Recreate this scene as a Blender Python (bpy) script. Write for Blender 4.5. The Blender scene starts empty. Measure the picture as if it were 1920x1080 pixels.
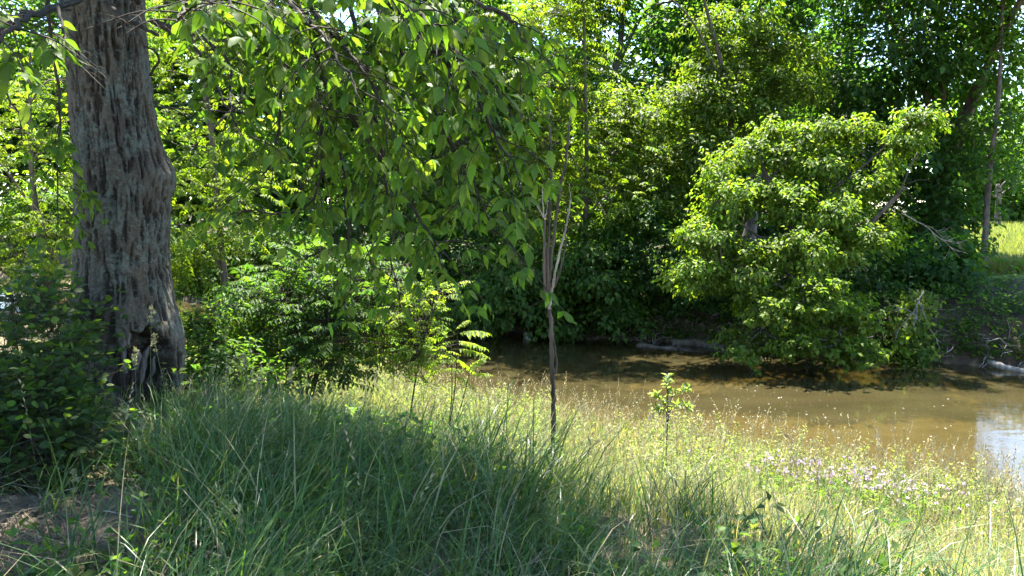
import bpy, math
import numpy as np
from mathutils import Matrix, Vector

# ------------------------------------------------------------------ camera, sky, sun, exposure
scene = bpy.context.scene
C = scene.collection
R = math.radians
EYE = np.array([0.0, 0.0, 1.65])
PITCH = R(6.2)
FPX = 1397.0
cam_d = bpy.data.cameras.new("camera")
cam = bpy.data.objects.new("camera", cam_d)
C.objects.link(cam)
cam.location = EYE
cam.rotation_euler = (R(90) - PITCH, 0, 0)
cam_d.sensor_width = 36.0
cam_d.lens = 36.0 * FPX / 1920.0
cam_d.clip_start = 0.05
cam_d.clip_end = 2000
scene.camera = cam

SUN_EL, SUN_AZ = R(65), R(6)          # azimuth measured from +Y towards +X
SUNV = np.array([math.sin(SUN_AZ) * math.cos(SUN_EL), math.cos(SUN_AZ) * math.cos(SUN_EL), math.sin(SUN_EL)])
world = bpy.data.worlds.new("World")
scene.world = world
world.use_nodes = True
nt = world.node_tree
nt.nodes.clear()
sky = nt.nodes.new("ShaderNodeTexSky")
sky.sky_type = 'NISHITA'
sky.sun_disc = False
sky.sun_elevation = SUN_EL
sky.sun_rotation = SUN_AZ
sky.air_density = 1.0
sky.dust_density = 0.1
sky.ozone_density = 2.5
bg = nt.nodes.new("ShaderNodeBackground")
bg.inputs[1].default_value = 0.098
wo = nt.nodes.new("ShaderNodeOutputWorld")
nt.links.new(sky.outputs[0], bg.inputs[0])
nt.links.new(bg.outputs[0], wo.inputs[0])
sun_d = bpy.data.lights.new("sun", 'SUN')
sun_d.energy = 5.0
sun_d.angle = R(0.53)
sun_d.color = (1.0, 0.95, 0.86)
sun = bpy.data.objects.new("sun", sun_d)
C.objects.link(sun)
sun.rotation_euler = Vector(SUNV).to_track_quat('Z', 'Y').to_euler()
vs = scene.view_settings
vs.view_transform = 'Standard'
vs.look = 'None'
vs.exposure = 2.9
vs.gamma = 1.0
vs.use_curve_mapping = False
scene.cycles.max_bounces = 5
scene.cycles.diffuse_bounces = 3
scene.cycles.glossy_bounces = 2
scene.cycles.transmission_bounces = 3
scene.cycles.transparent_max_bounces = 6
scene.cycles.caustics_reflective = False
scene.cycles.caustics_refractive = False
scene.cycles.use_denoising = True
scene.cycles.use_adaptive_sampling = True
scene.cycles.adaptive_threshold = 0.02
scene.cycles.sample_clamp_indirect = 6.0

rng = np.random.default_rng(11)


# ------------------------------------------------------------------ helpers
def P(px, py, d):
    """the point at horizontal distance d ahead of the standpoint that is seen in direction (px, py)"""
    u = (px - 960) / FPX
    v = (540 - py) / FPX
    c, s = math.cos(PITCH), math.sin(PITCH)
    D = np.array([u, c + v * s, v * c - s])
    return EYE + D * (d / D[1])


def tag(o, label=None, cat=None, group=None, kind=None):
    if label: o["label"] = label
    if cat: o["category"] = cat
    if group: o["group"] = group
    if kind: o["kind"] = kind
    return o


def mesh(name, V, F, mat=None, col=None, smooth=False):
    """V (n,3), F (m,k) int"""
    V = np.asarray(V, dtype=np.float32)
    F = np.asarray(F, dtype=np.int32)
    me = bpy.data.meshes.new(name)
    n, (m, k) = len(V), F.shape
    me.vertices.add(n)
    me.vertices.foreach_set("co", V.ravel())
    me.loops.add(m * k)
    me.loops.foreach_set("vertex_index", F.ravel())
    me.polygons.add(m)
    me.polygons.foreach_set("loop_start", np.arange(0, m * k, k, dtype=np.int32))
    if smooth:
        me.polygons.foreach_set("use_smooth", np.ones(m, dtype=bool))
    if col is not None:
        a = me.attributes.new("col", 'FLOAT_COLOR', 'POINT')
        c4 = np.ones((n, 4), dtype=np.float32)
        c4[:, :3] = col
        a.data.foreach_set("color", c4.ravel())
    me.update()
    me.validate()
    if mat: me.materials.append(mat)
    return me


def obj(name, me, parent=None):
    o = bpy.data.objects.new(name, me)
    C.objects.link(o)
    if parent is not None:
        o.parent = parent
    return o


def empty(name, loc):
    o = bpy.data.objects.new(name, None)
    C.objects.link(o)
    o.location = [float(a) for a in loc]
    o.empty_display_size = 0.2
    return o


def local(V, root):
    return np.asarray(V) - np.array(root.location)


class Acc:
    """collects triangles for one mesh"""
    def __init__(self):
        self.V, self.F, self.K, self.n = [], [], [], 0

    def add(self, V, F, col=(0.1, 0.1, 0.1)):
        V = np.asarray(V, float)
        self.V.append(V)
        self.F.append(np.asarray(F) + self.n)
        k = np.empty((len(V), 3))
        k[:] = col
        self.K.append(k)
        self.n += len(V)

    def arrays(self):
        return np.concatenate(self.V), np.concatenate(self.F), np.concatenate(self.K)

    def build(self, name, mat, parent=None, smooth=False):
        V, F, K = self.arrays()
        if parent is not None:
            p = parent
            off = np.zeros(3)
            while p is not None:
                off += np.array(p.location)
                p = p.parent
            V = V - off
        return obj(name, mesh(name, V, F, mat, K, smooth), parent)


def unit(v):
    v = np.asarray(v, float)
    return v / np.maximum(np.linalg.norm(v, axis=-1, keepdims=True), 1e-9)


def smooth_path(pts, n=6):
    pts = np.asarray(pts, float)
    if len(pts) < 3:
        t = np.linspace(0, 1, n)[:, None]
        return pts[0] * (1 - t) + pts[-1] * t
    q = np.vstack([2 * pts[0] - pts[1], pts, 2 * pts[-1] - pts[-2]])
    out = []
    for i in range(1, len(q) - 2):
        for t in np.linspace(0, 1, n, endpoint=False):
            a, b, c, d = q[i - 1], q[i], q[i + 1], q[i + 2]
            out.append(0.5 * (2 * b + (c - a) * t + (2 * a - 5 * b + 4 * c - d) * t * t + (3 * b - a - 3 * c + d) * t ** 3))
    out.append(pts[-1])
    return np.array(out)


def tube(acc, pts, r, sides=6, col=(0.1, 0.08, 0.06), rough=0.0):
    pts = np.asarray(pts, float)
    n = len(pts)
    r = np.broadcast_to(np.asarray(r, float), (n,)) if np.ndim(r) else np.full(n, r)
    T = unit(np.gradient(pts, axis=0))
    ref = np.array([0.0, 0, 1.0]) if abs(T[0][2]) < 0.9 else np.array([1.0, 0, 0])
    N = []
    u = unit(np.cross(T[0], ref))
    for i in range(n):
        u = unit(u - T[i] * np.dot(u, T[i]))
        N.append(u)
    N = np.array(N)
    B = np.cross(T, N)
    a = np.linspace(0, 2 * np.pi, sides, endpoint=False)
    rr = r[:, None, None]
    if rough:
        rr = rr * (1 + rng.normal(0, rough, (n, sides, 1)))
    V = pts[:, None, :] + rr * (np.cos(a)[None, :, None] * N[:, None, :] + np.sin(a)[None, :, None] * B[:, None, :])
    V = V.reshape(-1, 3)
    i = np.arange(n - 1)[:, None] * sides
    j = np.arange(sides)[None, :]
    k = (j + 1) % sides
    q = np.stack([i + j, i + k, i + sides + k, i + sides + j], -1).reshape(-1, 4)
    F = np.vstack([q[:, [0, 1, 2]], q[:, [0, 2, 3]]])
    # close both ends
    V = np.vstack([V, pts[0], pts[-1]])
    c0, c1 = n * sides, n * sides + 1
    jj = np.arange(sides)
    kk = (jj + 1) % sides
    F = np.vstack([F, np.stack([np.full(sides, c0), kk, jj], -1), np.stack([np.full(sides, c1), (n - 1) * sides + jj, (n - 1) * sides + kk], -1)])
    acc.add(V, F, col)


def _hash(ix, iy, iz):
    h = (ix * 374761393 + iy * 668265263 + iz * 2147483647 + 1274126177) & 0xFFFFFFFF
    h = ((h ^ (h >> 13)) * 1274126177) & 0xFFFFFFFF
    return ((h ^ (h >> 16)) & 0xFFFF) / 65535.0


def noise(x, y, z=0.0):
    x, y, z = np.broadcast_arrays(np.asarray(x, float), np.asarray(y, float), np.asarray(z, float))
    xi, yi, zi = np.floor(x).astype(np.int64), np.floor(y).astype(np.int64), np.floor(z).astype(np.int64)
    f = lambda t: t * t * (3 - 2 * t)
    u, v, w = f(x - xi), f(y - yi), f(z - zi)
    r = 0
    for a in (0, 1):
        for b in (0, 1):
            for c in (0, 1):
                r = r + _hash(xi + a, yi + b, zi + c) * (u if a else 1 - u) * (v if b else 1 - v) * (w if c else 1 - w)
    return r


def fbm(x, y, z=0.0, o=4):
    s, a, t = 0, 0.5, 0
    for i in range(o):
        s = s + a * noise(np.asarray(x) * 2 ** i + 17.3 * i, np.asarray(y) * 2 ** i + 5.1 * i, np.asarray(z) * 2 ** i)
        t += a
        a *= 0.5
    return s / t


def sstep(a, b, x):
    t = np.clip((np.asarray(x, float) - a) / (b - a), 0, 1)
    return t * t * (3 - 2 * t)


# ------------------------------------------------------------------ materials
def mat_new(name):
    m = bpy.data.materials.new(name)
    m.use_nodes = True
    t = m.node_tree
    t.nodes.clear()
    out = t.nodes.new("ShaderNodeOutputMaterial")
    return m, t, out


def leaf_mat(name, trans=0.58, rough=0.55, tint=(1.75, 1.8, 0.42), spec=0.22, objvar=False):
    m, t, out = mat_new(name)
    N, L = t.nodes.new, t.links.new
    at = N("ShaderNodeAttribute")
    at.attribute_name = "col"
    src = at.outputs["Color"]
    if objvar:
        oi = N("ShaderNodeObjectInfo")
        hs = N("ShaderNodeHueSaturation")
        mr = N("ShaderNodeMapRange")
        mr.inputs[3].default_value = 0.7
        mr.inputs[4].default_value = 1.35
        L(oi.outputs["Random"], mr.inputs[0])
        L(mr.outputs[0], hs.inputs["Value"])
        L(src, hs.inputs["Color"])
        src = hs.outputs[0]
    # blotchy tone on each blade
    tc = N("ShaderNodeTexCoord")
    nz = N("ShaderNodeTexNoise")
    nz.inputs["Scale"].default_value = 23.0
    L(tc.outputs["Object"], nz.inputs["Vector"])
    mr2 = N("ShaderNodeMapRange")
    mr2.inputs[1].default_value = 0.3
    mr2.inputs[2].default_value = 0.7
    mr2.inputs[3].default_value = 0.8
    mr2.inputs[4].default_value = 1.2
    L(nz.outputs[0], mr2.inputs[0])
    mx = N("ShaderNodeVectorMath")
    mx.operation = 'MULTIPLY'
    L(src, mx.inputs[0])
    L(mr2.outputs[0], mx.inputs[1])
    pb = N("ShaderNodeBsdfPrincipled")
    pb.inputs["Roughness"].default_value = rough
    pb.inputs["Specular IOR Level"].default_value = spec
    L(mx.outputs[0], pb.inputs["Base Color"])
    tm = N("ShaderNodeVectorMath")
    tm.operation = 'MULTIPLY'
    tm.inputs[1].default_value = tint
    L(mx.outputs[0], tm.inputs[0])
    tr = N("ShaderNodeBsdfTranslucent")
    L(tm.outputs[0], tr.inputs[0])
    mix = N("ShaderNodeMixShader")
    mix.inputs[0].default_value = trans
    L(pb.outputs[0], mix.inputs[1])
    L(tr.outputs[0], mix.inputs[2])
    L(mix.outputs[0], out.inputs[0])
    return m


def wood_mat(name, c1, c2, scale=8.0, stretch=0.18, bump=0.5, rough=0.85, attr=False):
    m, t, out = mat_new(name)
    N, L = t.nodes.new, t.links.new
    tc = N("ShaderNodeTexCoord")
    mp = N("ShaderNodeMapping")
    mp.inputs["Scale"].default_value = (1, 1, stretch)
    L(tc.outputs["Object"], mp.inputs[0])
    nz = N("ShaderNodeTexNoise")
    nz.inputs["Scale"].default_value = scale
    nz.inputs["Detail"].default_value = 8
    nz.inputs["Roughness"].default_value = 0.65
    L(mp.outputs[0], nz.inputs["Vector"])
    rp = N("ShaderNodeValToRGB")
    rp.color_ramp.elements[0].position = 0.33
    rp.color_ramp.elements[0].color = (*c1, 1)
    rp.color_ramp.elements[1].position = 0.68
    rp.color_ramp.elements[1].color = (*c2, 1)
    L(nz.outputs[0], rp.inputs[0])
    pb = N("ShaderNodeBsdfPrincipled")
    pb.inputs["Roughness"].default_value = rough
    pb.inputs["Specular IOR Level"].default_value = 0.2
    src = rp.outputs[0]
    if attr:
        at = N("ShaderNodeAttribute")
        at.attribute_name = "col"
        mm = N("ShaderNodeVectorMath")
        mm.operation = 'MULTIPLY'
        L(at.outputs["Color"], mm.inputs[0])
        L(src, mm.inputs[1])
        src = mm.outputs[0]
    L(src, pb.inputs["Base Color"])
    bp = N("ShaderNodeBump")
    bp.inputs["Strength"].default_value = bump
    bp.inputs["Distance"].default_value = 0.02
    L(nz.outputs[0], bp.inputs["Height"])
    L(bp.outputs[0], pb.inputs["Normal"])
    L(pb.outputs[0], out.inputs[0])
    return m


def ground_mat():
    m, t, out = mat_new("earth")
    N, L = t.nodes.new, t.links.new
    at = N("ShaderNodeAttribute")
    at.attribute_name = "col"
    tc = N("ShaderNodeTexCoord")
    nz = N("ShaderNodeTexNoise")
    nz.inputs["Scale"].default_value = 6
    nz.inputs["Detail"].default_value = 10
    nz.inputs["Roughness"].default_value = 0.7
    L(tc.outputs["Object"], nz.inputs["Vector"])
    mr = N("ShaderNodeMapRange")
    mr.inputs[1].default_value = 0.3
    mr.inputs[2].default_value = 0.7
    mr.inputs[3].default_value = 0.55
    mr.inputs[4].default_value = 1.4
    L(nz.outputs[0], mr.inputs[0])
    mm = N("ShaderNodeVectorMath")
    mm.operation = 'MULTIPLY'
    L(at.outputs["Color"], mm.inputs[0])
    L(mr.outputs[0], mm.inputs[1])
    pb = N("ShaderNodeBsdfPrincipled")
    pb.inputs["Roughness"].default_value = 0.95
    pb.inputs["Specular IOR Level"].default_value = 0.1
    L(mm.outputs[0], pb.inputs["Base Color"])
    bp = N("ShaderNodeBump")
    bp.inputs["Strength"].default_value = 0.7
    bp.inputs["Distance"].default_value = 0.05
    L(nz.outputs[0], bp.inputs["Height"])
    L(bp.outputs[0], pb.inputs["Normal"])
    L(pb.outputs[0], out.inputs[0])
    return m


def water_mat():
    m, t, out = mat_new("creek_water")
    N, L = t.nodes.new, t.links.new
    tc = N("ShaderNodeTexCoord")
    mp = N("ShaderNodeMapping")
    mp.inputs["Rotation"].default_value = (0, 0, R(-35))
    mp.inputs["Scale"].default_value = (1.0, 2.6, 1)
    L(tc.outputs["Object"], mp.inputs[0])
    nz = N("ShaderNodeTexNoise")
    nz.inputs["Scale"].default_value = 3.2
    nz.inputs["Detail"].default_value = 4
    L(mp.outputs[0], nz.inputs["Vector"])
    bp = N("ShaderNodeBump")
    bp.inputs["Strength"].default_value = 0.06
    bp.inputs["Distance"].default_value = 0.05
    L(nz.outputs[0], bp.inputs["Height"])
    gl = N("ShaderNodeBsdfGlossy")
    gl.inputs["Roughness"].default_value = 0.02
    gl.inputs["Color"].default_value = (0.95, 0.97, 1, 1)
    L(bp.outputs[0], gl.inputs["Normal"])
    # silty water: part of the light is sent back by the suspended clay
    n2 = N("ShaderNodeTexNoise")
    n2.inputs["Scale"].default_value = 0.7
    n2.inputs["Detail"].default_value = 5
    L(mp.outputs[0], n2.inputs["Vector"])
    rp = N("ShaderNodeValToRGB")
    rp.color_ramp.elements[0].position = 0.3
    rp.color_ramp.elements[0].color = (0.066, 0.055, 0.023, 1)
    rp.color_ramp.elements[1].position = 0.7
    rp.color_ramp.elements[1].color = (0.098, 0.080, 0.034, 1)
    L(n2.outputs[0], rp.inputs[0])
    df = N("ShaderNodeBsdfDiffuse")
    L(rp.outputs[0], df.inputs[0])
    tr = N("ShaderNodeBsdfTransparent")
    tr.inputs[0].default_value = (0.54, 0.50, 0.30, 1)
    m1 = N("ShaderNodeMixShader")
    m1.inputs[0].default_value = 0.34
    L(tr.outputs[0], m1.inputs[1])
    L(df.outputs[0], m1.inputs[2])
    fr = N("ShaderNodeFresnel")
    fr.inputs[0].default_value = 1.33
    L(bp.outputs[0], fr.inputs["Normal"])
    m2 = N("ShaderNodeMixShader")
    L(fr.outputs[0], m2.inputs[0])
    L(m1.outputs[0], m2.inputs[1])
    L(gl.outputs[0], m2.inputs[2])
    L(m2.outputs[0], out.inputs[0])
    return m


def bark_mat():
    """near trunk: colour attribute carries ridge / shade-darkened furrow / lichen tone"""
    m, t, out = mat_new("furrowed_bark")
    N, L = t.nodes.new, t.links.new
    at = N("ShaderNodeAttribute")
    at.attribute_name = "col"
    tc = N("ShaderNodeTexCoord")
    nz = N("ShaderNodeTexNoise")
    nz.inputs["Scale"].default_value = 60
    nz.inputs["Detail"].default_value = 8
    nz.inputs["Roughness"].default_value = 0.7
    L(tc.outputs["Object"], nz.inputs["Vector"])
    mr = N("ShaderNodeMapRange")
    mr.inputs[1].default_value = 0.3
    mr.inputs[2].default_value = 0.7
    mr.inputs[3].default_value = 0.55
    mr.inputs[4].default_value = 1.45
    L(nz.outputs[0], mr.inputs[0])
    mm = N("ShaderNodeVectorMath")
    mm.operation = 'MULTIPLY'
    L(at.outputs["Color"], mm.inputs[0])
    L(mr.outputs[0], mm.inputs[1])
    # lichen blotches
    vo = N("ShaderNodeTexNoise")
    vo.inputs["Scale"].default_value = 34
    vo.inputs["Detail"].default_value = 3
    L(tc.outputs["Object"], vo.inputs["Vector"])
    n2 = N("ShaderNodeTexNoise")
    n2.inputs["Scale"].default_value = 4.5
    n2.inputs["Detail"].default_value = 3
    L(tc.outputs["Object"], n2.inputs["Vector"])
    ad = N("ShaderNodeMath")
    ad.operation = 'ADD'
    L(vo.outputs[0], ad.inputs[0])
    L(n2.outputs[0], ad.inputs[1])
    rl = N("ShaderNodeMapRange")
    rl.inputs[1].default_value = 1.05
    rl.inputs[2].default_value = 1.13
    rl.inputs[3].default_value = 0.0
    rl.inputs[4].default_value = 0.5
    L(ad.outputs[0], rl.inputs[0])
    mc = N("ShaderNodeMix")
    mc.data_type = 'RGBA'
    mc.inputs[7].default_value = (0.115, 0.138, 0.118, 1)
    L(rl.outputs[0], mc.inputs[0])
    L(mm.outputs[0], mc.inputs[6])
    pb = N("ShaderNodeBsdfPrincipled")
    pb.inputs["Roughness"].default_value = 0.9
    pb.inputs["Specular IOR Level"].default_value = 0.15
    L(mc.outputs[2], pb.inputs["Base Color"])
    bp = N("ShaderNodeBump")
    bp.inputs["Strength"].default_value = 0.8
    bp.inputs["Distance"].default_value = 0.012
    L(nz.outputs[0], bp.inputs["Height"])
    L(bp.outputs[0], pb.inputs["Normal"])
    L(pb.outputs[0], out.inputs[0])
    return m


M_LEAF = leaf_mat("tree_leaf")
M_NEAR = leaf_mat("near_leaf", trans=0.55, rough=0.55, tint=(1.75, 1.95, 0.42), spec=0.15)
M_NEARP = leaf_mat("near_leaf_single", trans=0.55, rough=0.55, tint=(1.75, 1.95, 0.42), spec=0.15, objvar=True)
M_GRASS = leaf_mat("grass_blade", trans=0.42, rough=0.38, tint=(1.5, 1.6, 0.55), spec=0.28)
M_DRY = leaf_mat("dry_grass", trans=0.2, rough=0.7, tint=(1.1, 1.05, 0.8), spec=0.15)
M_PETAL = leaf_mat("petal", trans=0.3, rough=0.6, tint=(1, 1, 1), spec=0.1)
M_WOOD = wood_mat("tree_bark", (0.035, 0.028, 0.022), (0.13, 0.11, 0.09))
M_TWIG = wood_mat("twig_bark", (0.016, 0.012, 0.009), (0.055, 0.043, 0.033), scale=20)
M_DEAD = wood_mat("dead_wood", (0.10, 0.085, 0.07), (0.36, 0.32, 0.27), scale=14, stretch=0.1)
M_STEM = wood_mat("dead_stem", (0.022, 0.016, 0.012), (0.11, 0.085, 0.066), scale=16, stretch=0.1, attr=False)
M_PALE = wood_mat("bare_pale_wood", (0.12, 0.098, 0.078), (0.34, 0.29, 0.24), scale=16, stretch=0.1)
M_LOG = wood_mat("wet_log", (0.035, 0.027, 0.022), (0.15, 0.12, 0.10), scale=10, stretch=0.5)
M_EARTH = ground_mat()
M_WATER = water_mat()
M_BARK = bark_mat()
M_ROT = wood_mat("rotten_wood", (0.02, 0.016, 0.012), (0.17, 0.15, 0.135), scale=18, stretch=0.08, bump=0.9)

# ------------------------------------------------------------------ terrain and water
WZ = -1.35
NX = np.array([-60, -20, -8, 0, 5.3, 9, 14, 40.0])
NY = np.array([50, 26.5, 17.4, 11.2, 7.7, 4.8, 0.8, -22])
FX = np.array([-60, -20, -8, 0, 2.9, 8.7, 16, 45.0])
FY = np.array([54, 30.5, 21.8, 17.6, 16.6, 13.8, 9.0, -12])


def yn(x):
    return np.interp(x, NX, NY) + 0.35 * (noise(np.asarray(x) * 0.7 + 3, 1.5) - 0.5)


def yf(x):
    return np.interp(x, FX, FY) + 0.7 * (noise(np.asarray(x) * 0.6 + 9, 4.5) - 0.5)


def gz(x, y):
    x, y = np.asarray(x, float), np.asarray(y, float)
    dn = (yn(x) - y) * 0.78
    df = (y - yf(x)) * 0.86
    near = np.interp(dn, [0, 0.5, 1.6, 2.6, 4.1, 5.2, 9, 12], [-1.45, -1.38, -1.25, -1.06, -0.64, -0.16, 0.0, 0.05])
    far = np.interp(df, [0, 0.25, 0.7, 2.0, 6, 40], [-1.5, -0.95, -0.55, -0.15, 0.10, 0.3])
    inside = -1.45 - 0.38 * np.clip(np.minimum(-dn, -df) / 1.6, 0, 1)
    z = np.where(dn > 0, near, np.where(df > 0, far, inside))
    und = (fbm(x * 0.8, y * 0.8) - 0.5) * 0.22 + (fbm(x * 3, y * 3, 4.0) - 0.5) * 0.08
    z = z + und * np.where((dn > 0) | (df > 0), 1.0, 0.7)
    # straw mound and the foot of the big tree
    z = z + 0.10 * np.exp(-(((x + 2.45) / 0.7) ** 2 + ((y - 3.85) / 0.5) ** 2))
    z = z + 0.08 * np.exp(-(((x + 3.4) / 1.0) ** 2 + ((y - 6.5) / 1.0) ** 2))
    return z


def build_ground():
    gx = np.concatenate([np.linspace(-600, -40, 14, endpoint=False), np.linspace(-40, -12, 40, endpoint=False),
                         np.linspace(-12, 16, 130, endpoint=False), np.linspace(16, 45, 40, endpoint=False), np.linspace(45, 600, 14)])
    gy = np.concatenate([np.linspace(-300, -12, 10, endpoint=False), np.linspace(-12, 1.5, 24, endpoint=False), np.linspace(1.5, 24, 115, endpoint=False),
                         np.linspace(24, 70, 40, endpoint=False), np.linspace(70, 900, 16)])
    X, Y = np.meshgrid(gx, gy)
    Z = gz(X, Y)
    V = np.stack([X, Y, Z], -1).reshape(-1, 3)
    nx, ny = len(gx), len(gy)
    i = (np.arange(ny - 1)[:, None] * nx + np.arange(nx - 1)[None, :]).ravel()
    F = np.stack([i, i + 1, i + nx + 1, i + nx], -1)
    x, y, z = V.T
    n = fbm(x * 0.6, y * 0.6, 2)[:, None]
    soil = np.array([0.055, 0.045, 0.028]) * (0.7 + 0.6 * n)
    litter = np.array([0.17, 0.14, 0.08]) * (0.7 + 0.6 * n)
    green = np.array([0.13, 0.17, 0.045]) * (0.8 + 0.4 * n)
    sand = np.array([0.165, 0.13, 0.065]) * (0.75 + 0.5 * n)
    bank = np.array([0.070, 0.050, 0.034]) * (0.6 + 0.7 * n)
    dn = ((yn(x) - y) * 0.78)[:, None]
    df = ((y - yf(x)) * 0.86)[:, None]
    col = np.where(dn > 0, soil * 0.5 + litter * 0.5, sand)
    col = np.where((df > -0.1) & (df < 1.1), bank, col)
    col = np.where(df >= 1.1, soil, col)
    mead = ((y > 17) & (x > 10) & (x > 0.60 * y))[:, None] & (df > 3)
    col = np.where(mead, green, col)
    me = mesh("ground", V, F, M_EARTH, col, smooth=True)
    o = obj("ground", me)
    tag(o, "earth of both creek banks and the creek bed", kind="structure")


build_ground()


def build_water():
    xs = np.concatenate([np.linspace(-60, -12, 14, endpoint=False), np.linspace(-12, 16, 90, endpoint=False), np.linspace(16, 40, 8)])
    a = np.interp(xs, NX, NY) - 0.9
    b = np.interp(xs, FX, FY) + 0.9
    rows = []
    for k in range(9):
        t = k / 8
        rows.append(np.stack([xs, a * (1 - t) + b * t, np.full_like(xs, WZ)], -1))
    V = np.concatenate(rows)
    n = len(xs)
    i = (np.arange(8)[:, None] * n + np.arange(n - 1)[None, :]).ravel()
    F = np.stack([i, i + 1, i + n + 1, i + n], -1)
    o = obj("creek_water", mesh("creek_water", V, F, M_WATER, smooth=True))
    tag(o, "shallow brown creek water between the banks", kind="structure")


build_water()


# ------------------------------------------------------------------ leaf clouds
def kite_leaves(acc, pos, d, nrm, L, W, cols, fold=0.25, droop=0.15):
    """one folded leaf for every row: 5 corners, 4 triangles"""
    d = unit(d)
    s = unit(np.cross(d, nrm))
    u = np.cross(s, d)
    L, W = L[:, None], W[:, None]
    b = pos
    m = pos + d * L * 0.45
    l = m + s * W * 0.5 + u * W * fold
    r = m - s * W * 0.5 + u * W * fold
    t = pos + d * L - u * L * droop
    V = np.stack([b, l, r, t], 1).reshape(-1, 3)
    i = np.arange(len(pos))[:, None] * 4
    F = np.concatenate([i + np.array([[0, 3, 1]]), i + np.array([[0, 2, 3]])], 1).reshape(-1, 3)
    acc.add(V, F, np.repeat(cols, 4, axis=0))


def rand_dirs(n):
    return unit(rng.normal(size=(n, 3)))


def spray_leaves(acc, org, out, k, L, cols, droop=0.55, spread=0.10, colvar=0.25, asp=0.5, bright=None):
    """org (n,3) tips of twigs, out (n,3) growth direction; k leaves round each, hanging like an umbrella"""
    n = len(org)
    az = (np.arange(k)[None, :] / k + rng.random((n, 1)) + rng.normal(0, 0.06, (n, k))) * 2 * np.pi
    out = unit(out)
    # frame round the growth direction tilted towards vertical
    w = unit(out + np.array([0, 0, 0.8]))
    a = unit(np.cross(w, np.array([0.31, 0.77, 0.12])))
    b = np.cross(w, a)
    rad = np.cos(az)[..., None] * a[:, None, :] + np.sin(az)[..., None] * b[:, None, :]
    lev = rng.random((n, k, 1))
    d = rad * (0.9 - 0.3 * lev) + out[:, None, :] * (0.35 + 0.4 * lev) + np.array([0, 0, -1.0]) * (droop * (0.5 + rng.random((n, k, 1))))
    d = unit(d + rng.normal(0, 0.18, d.shape))
    pos = org[:, None, :] + rad * spread * rng.random((n, k, 1)) + w[:, None, :] * rng.normal(0, spread * 0.7, (n, k, 1))
    nr = unit(w[:, None, :] + np.array([0, 0, 0.5]) + rng.normal(0, 0.3, d.shape))
    ln = L * (0.65 + 0.7 * rng.random((n * k)))
    c = cols[rng.integers(0, len(cols), n * k)] * (1 + colvar * rng.normal(0, 1, (n * k, 1))).clip(0.45, 1.7)
    if bright is not None:
        c = c * np.repeat(bright, k)[:, None]
    kite_leaves(acc, pos.reshape(-1, 3), d.reshape(-1, 3), nr.reshape(-1, 3), ln, ln * asp * (0.85 + 0.3 * rng.random(n * k)), c)


def pinnate_fronds(acc, org, out, L, cols, pairs=7, droop=0.5, leaflet=0.28, stem=None):
    """org (n,3) base, out (n,3) direction: feather leaves with paired drooping leaflets"""
    n = len(org)
    out = unit(out)
    side = unit(np.cross(out, np.array([0, 0, 1.0])) + 1e-6)
    L = np.broadcast_to(L, (n,))
    cc = cols[rng.integers(0, len(cols), n)] * (1 + 0.2 * rng.normal(0, 1, (n, 1))).clip(0.6, 1.5)
    for j in range(pairs + 1):
        t = 0.22 + 0.78 * j / pairs
        p = org + out * (L * t)[:, None] + np.array([0, 0, -1.0]) * (L * droop * t * t)[:, None]
        tang = unit(out + np.array([0, 0, -2.0]) * droop * t)
        up = np.cross(side, tang)
        up = up * np.sign(up[:, 2:3] + 1e-6)
        sz = L * leaflet * math.sin(math.pi * (0.25 + 0.62 * j / pairs)) * (0.9 + 0.2 * rng.random(n))
        sides = (1, -1) if j < pairs else (0,)
        for s in sides:
            d = unit(side * s * 0.95 + tang * (0.45 if s else 1.0) + np.array([0, 0, -0.45]) + rng.normal(0, 0.1, (n, 3)))
            kite_leaves(acc, p, d, unit(up + rng.normal(0, 0.12, (n, 3))), sz, sz * 0.36, cc * (1 + 0.1 * rng.normal(0, 1, (n, 1))), fold=0.2, droop=0.2)
    if stem is not None:
        for i in range(n):
            t = np.linspace(0, 1, 4)[:, None]
            tube(stem, org[i] + out[i] * L[i] * t + np.array([0, 0, -1.0]) * L[i] * droop * t * t, np.linspace(0.0035, 0.0015, 4), 3, (0.12, 0.13, 0.05))


DENS = 1.45


def clumps_in(lobes):
    cs, outs, ids = [], [], []
    for (c, r, n) in lobes:
        c, r = np.asarray(c, float), np.asarray(r, float)
        d = rand_dirs(n)
        q = 0.45 + 0.55 * rng.random(n) ** 0.6
        cs.append(c + d * q[:, None] * r)
        outs.append(unit(d / r * r.mean() + np.array([0, 0, 0.25])))
    return np.concatenate(cs), np.concatenate(outs)


def px_lobe(px, py, hw, hh, d, dr, n):
    k = d / FPX
    return (P(px, py, d), (hw * k, dr, hh * k), n)


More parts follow.
